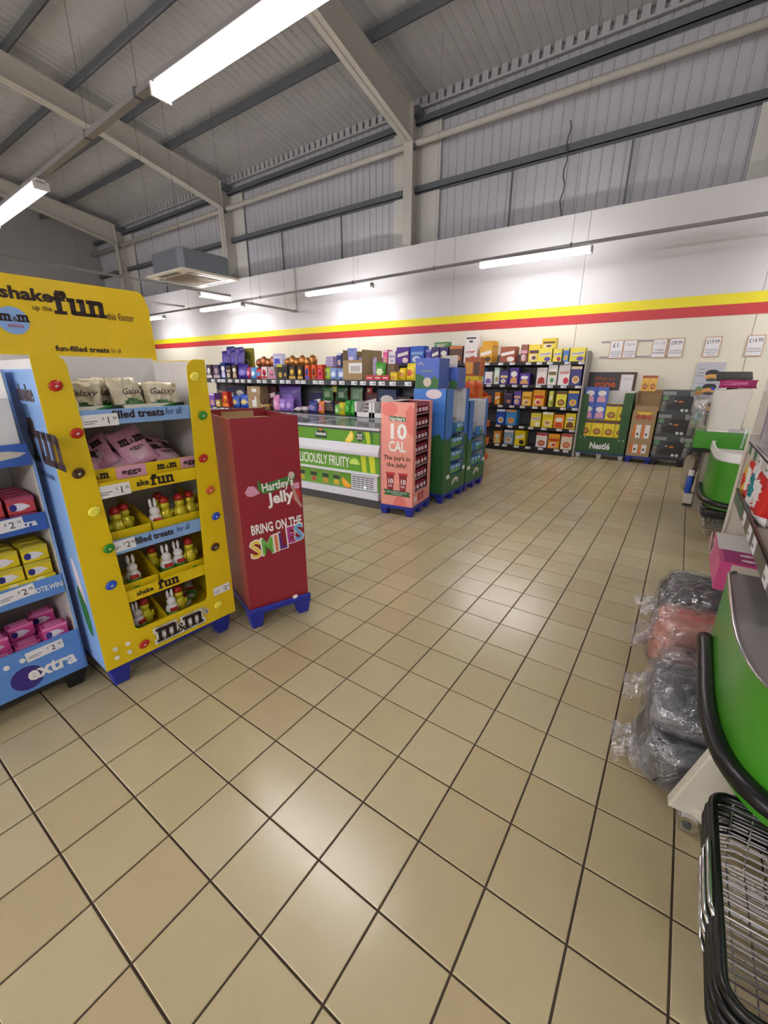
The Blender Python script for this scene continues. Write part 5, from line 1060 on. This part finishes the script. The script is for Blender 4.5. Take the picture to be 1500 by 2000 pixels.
for k, y in enumerate((2.2, 2.49)):
    o = pillow(.26, .36, .08, '3C1E78', '8A5AC0', 320 + k).out('sweet_bag', None, (1.182, y, 1.1855), -PI / 2, smooth=True); tag(o, ('nearer' if k == 0 else 'farther') + ' deep purple sweet bag on the top shelf of the rack', 'sweet bag', 'purple bags on the rack')

# bagged bundles on the floor
WR = wrap_mat('clear_plastic_wrap', 'C8C8CE', .3); WRP = wrap_mat('pinkish_plastic_wrap', 'D8C4C4', .4)
def bundle(label, loc, sx, sy, sz, c, rz, seed, wm=WR, flaps=(), folds=3, c2=None):
    r = random.Random(seed); t = thing('bagged_bundle', label, 'bundle', loc, rz)
    def shell(scale, jit, e, m, nm, bump, fold):
        g = G(); nu, nv = 26, 14; vs = []
        for j in range(nv + 1):
            for i in range(nu):
                th = 2 * PI * i / nu; ph = -PI / 2 + PI * j / nv
                f = lambda q: math.copysign(abs(q) ** e, q)
                cx, cy, cz = f(math.cos(ph)) * f(math.cos(th)), f(math.cos(ph)) * f(math.sin(th)), f(math.sin(ph))
                wob = 1 + r.uniform(-jit, jit) + fold * math.sin(cz * PI * folds) * .07
                vs.append((sx * scale * cx * wob, sy * scale * cy * wob, max(.001, sz + sz * scale * cz * (1 + r.uniform(-jit, jit) * .5))))
        fs = [(j * nu + i, j * nu + (i + 1) % nu, (j + 1) * nu + (i + 1) % nu, (j + 1) * nu + i) for j in range(nv) for i in range(nu)]
        g.add(vs, fs, m); return g.out(nm, t, smooth=True)
    shell(.93, .02, .45, mat(c, .85, scale=30, bump=.5, var=.2), 'folded_textile', 0, 1)
    if c2: G().box(-sx * .5, sx * .4, -sy * .3, sy * .3, sz * 1.9, sz * 1.965, mat(c2, .8, bump=.3)).out('folded_band', t, bevel=.01)
    shell(1.03, .075, .5, wm, 'plastic_bag', 0, .6)
    for k, (ang, ln, wd, z) in enumerate(flaps):
        g = G(); n = 7; ca, sa = math.cos(ang), math.sin(ang); vs = []; fs = []
        for i in range(n + 1):
            for j in range(n + 1):
                a = i / n; b = (j / n - .5) * wd * (1 + .3 * a); rr = (sx if abs(ca) > .7 else sy) * .95 + ln * a
                vs.append((ca * rr - sa * b, sa * rr + ca * b, max(.004, z + r.uniform(-.02, .02) - .05 * a + .012 * math.sin(j * 2.1))))
        for i in range(n):
            for j in range(n): fs.append((i * (n + 1) + j, (i + 1) * (n + 1) + j, (i + 1) * (n + 1) + j + 1, i * (n + 1) + j + 1))
        g.add(vs, fs, wm); g.out('bag_flap', t, smooth=True)
    return t
bundle('dark charcoal throw in clear plastic, lower bundle nearest the castor stand', (1.03, 1.16, 0), .19, .22, .11, '2C2D32', .12, 1, flaps=((PI, .1, .2, .05), (PI + .5, .08, .12, .12)))
bundle('grey throw in clear plastic lying on the nearest charcoal bundle', (1.03, 1.22, .222), .19, .2, .07, '5A5C66', .05, 2, flaps=((PI, .1, .16, .08),), folds=2)
bundle('white and dark patterned throw in clear plastic between grey and pink bundles', (1.05, 1.57, 0), .17, .13, .14, '4A4448', -.1, 3, WRP, flaps=((PI, .06, .15, .16),), folds=4)
pkb = bundle('salmon pink throw in clear plastic with a black label', (1.02, 1.885, .0), .2, .145, .18, 'DC8E7C', .1, 4, WRP, flaps=((PI, .1, .2, .2), (PI - .4, .08, .12, .12)), c2='E0705A')
lb = G().box(.08, .17, -.08, .04, .372, .38, BLACK).box(.1, .15, -.05, .0, .38, .382, WHITE).out('label', pkb)
bundle('dark grey knitted throw in clear plastic, farthest of the bundles', (1.03, 2.3, .0), .2, .24, .19, '3A3C42', -.05, 5, flaps=((PI + .35, .12, .2, .22), (PI - .2, .08, .16, .12)), folds=5)

# far till desk and the clutter around it
td = thing('till_desk', 'far till with a green counter band and beige screen panel', 'checkout', (.92, 5.5, 0))
G().box(.14, .5, .03, .6, .001, .72, mat('8C8478', .5, name='desk_base')).out('base', td); G().box(0, .5, 0, .62, .762, .965, GRN).out('counter_band', td, bevel=.01); G().box(-.01, .52, -.012, .63, .722, .762, BUMP).out('bumper', td, bevel=.01)
G().prism([(.1, .966), (.40, .966), (.43, 1.42), (.41, 1.455), (.09, 1.42), (.085, 1.38)], FRONT(.06), -.03, 0, mat('D6D2C8', .5, name='panel_cream')).out('screen_panel', td, bevel=.008)
G().box(.1, .3, -.0, .055, .966, .985, WHITE).box(.3, .45, .0, .05, .966, 1.0, STEEL).out('card_terminal', td)
G().box(.09, .42, .1, .35, .966, 1.42, mat('CFC9BE', .5)).out('till_casing', td)
G().tube([(.44, -.05, .80), (.455, -.02, 1.02)], .014, GLASS, 8).out('acrylic_post', td)
tm = thing('till_monitor', 'flat black till screen tilted on top of the far till', 'monitor', (1.0, 5.66, 1.4205))
G().hexa([(-.02, -.08, .1), (.3, -.08, .1), (.3, .14, .17), (-.02, .14, .17), (-.02, -.08, .135), (.3, -.08, .135), (.3, .14, .205), (-.02, .14, .205)], mat('0C0C0E', .5)).out('screen', tm); G().box(.1, .2, .0, .06, 0, .1, BLACK).out('stand', tm); tm.location.x = 1.02
mg = single('bag', 1.2, 5.545, 1.45, .34, .09, .1, 'A02A64', 'B84880', 'magenta bag lying on top of the far till panel', 'bag', rx=-.2, seed=401); mg.name = 'magenta_bag'
single('plain', .975, 5.6, 1.4205, .03, .03, .09, '2848C0', '', 'small blue box standing at the left end of the far till top', 'box')
cb_ = pillow(.15, .36, .1, 'B8B4AC', '7A8A88', 402, wr=.3).out('carrier_bag', None, (.91, 5.44, 1.0), -.2, smooth=True); tag(cb_, 'crumpled clear grey carrier bag hanging left of the far till panel', 'bag'); cb_.data.materials[0] = wrap_mat('grey_bag_plastic', 'B0ACA4', .8)
gc = G().prism([(0, 0), (.09, .02), (.11, .07), (.05, .13), (.01, .12)], FRONT(0), -.03, 0, GRN).out('divider_sign', None, (.845, 5.45, 1.03)); tag(gc, 'small green plastic bracket beside the crumpled carrier bag', 'bracket')
hb = pillow(.16, .46, .12, 'A89C88', '8A8070', 403, wr=.25).out('shopping_bag', None, (.96, 5.9, .17), 1.2, smooth=True); tag(hb, 'limp grey-beige shopping bag hanging below the far till', 'bag')
G().tube([(-.05, 0, .44), (-.04, -.03, .52), (.04, -.03, .52), (.05, 0, .44)], .008, mat('8A8070', .7), 5).out('handle', hb)
bt = thing('spray_bottle', 'blue spray bottle with a white cap beside the far till', 'bottle', (.985, 5.78, .156))
G().lathe([(.03, 0), (.036, .01), (.036, .16), (.03, .2), (.02, .22)], (0, 0, 0), mat('2A58C0', .3, name='blue_bottle'), 12).out('bottle_body', bt, smooth=True); G().lathe([(.024, .22), (.034, .225), (.034, .28), (.028, .29)], (0, 0, 0), WHITE, 12).out('cap', bt)
wb_ = thing('step_box', 'small white box with a black foot on the floor below the blue bottle', 'box', (.955, 5.7, 0)); G().box(0, .095, 0, .16, .03, .155, mat('CFC8B8', .5)).out('box_body', wb_, bevel=.006); G().box(.005, .09, .005, .155, .001, .03, BLACK).out('foot', wb_)
# text widths
bpy.context.view_layer.update()
for o, w_ in TXT:
    if o.dimensions.x > 1e-5: o.scale.x = w_ / o.dimensions.x
# lettering becomes plain mesh geometry
DC = {}; old = [q for q in S.objects if q.type == 'FONT']
for o in old:
    if o.data not in DC: DC[o.data] = D.meshes.new_from_object(o)
    q = D.objects.new('lettering', DC[o.data]); COL.objects.link(q); q.parent = o.parent; q.matrix_basis = o.matrix_basis.copy(); q['old'] = 0; del q['old']
for o in old: D.objects.remove(o)
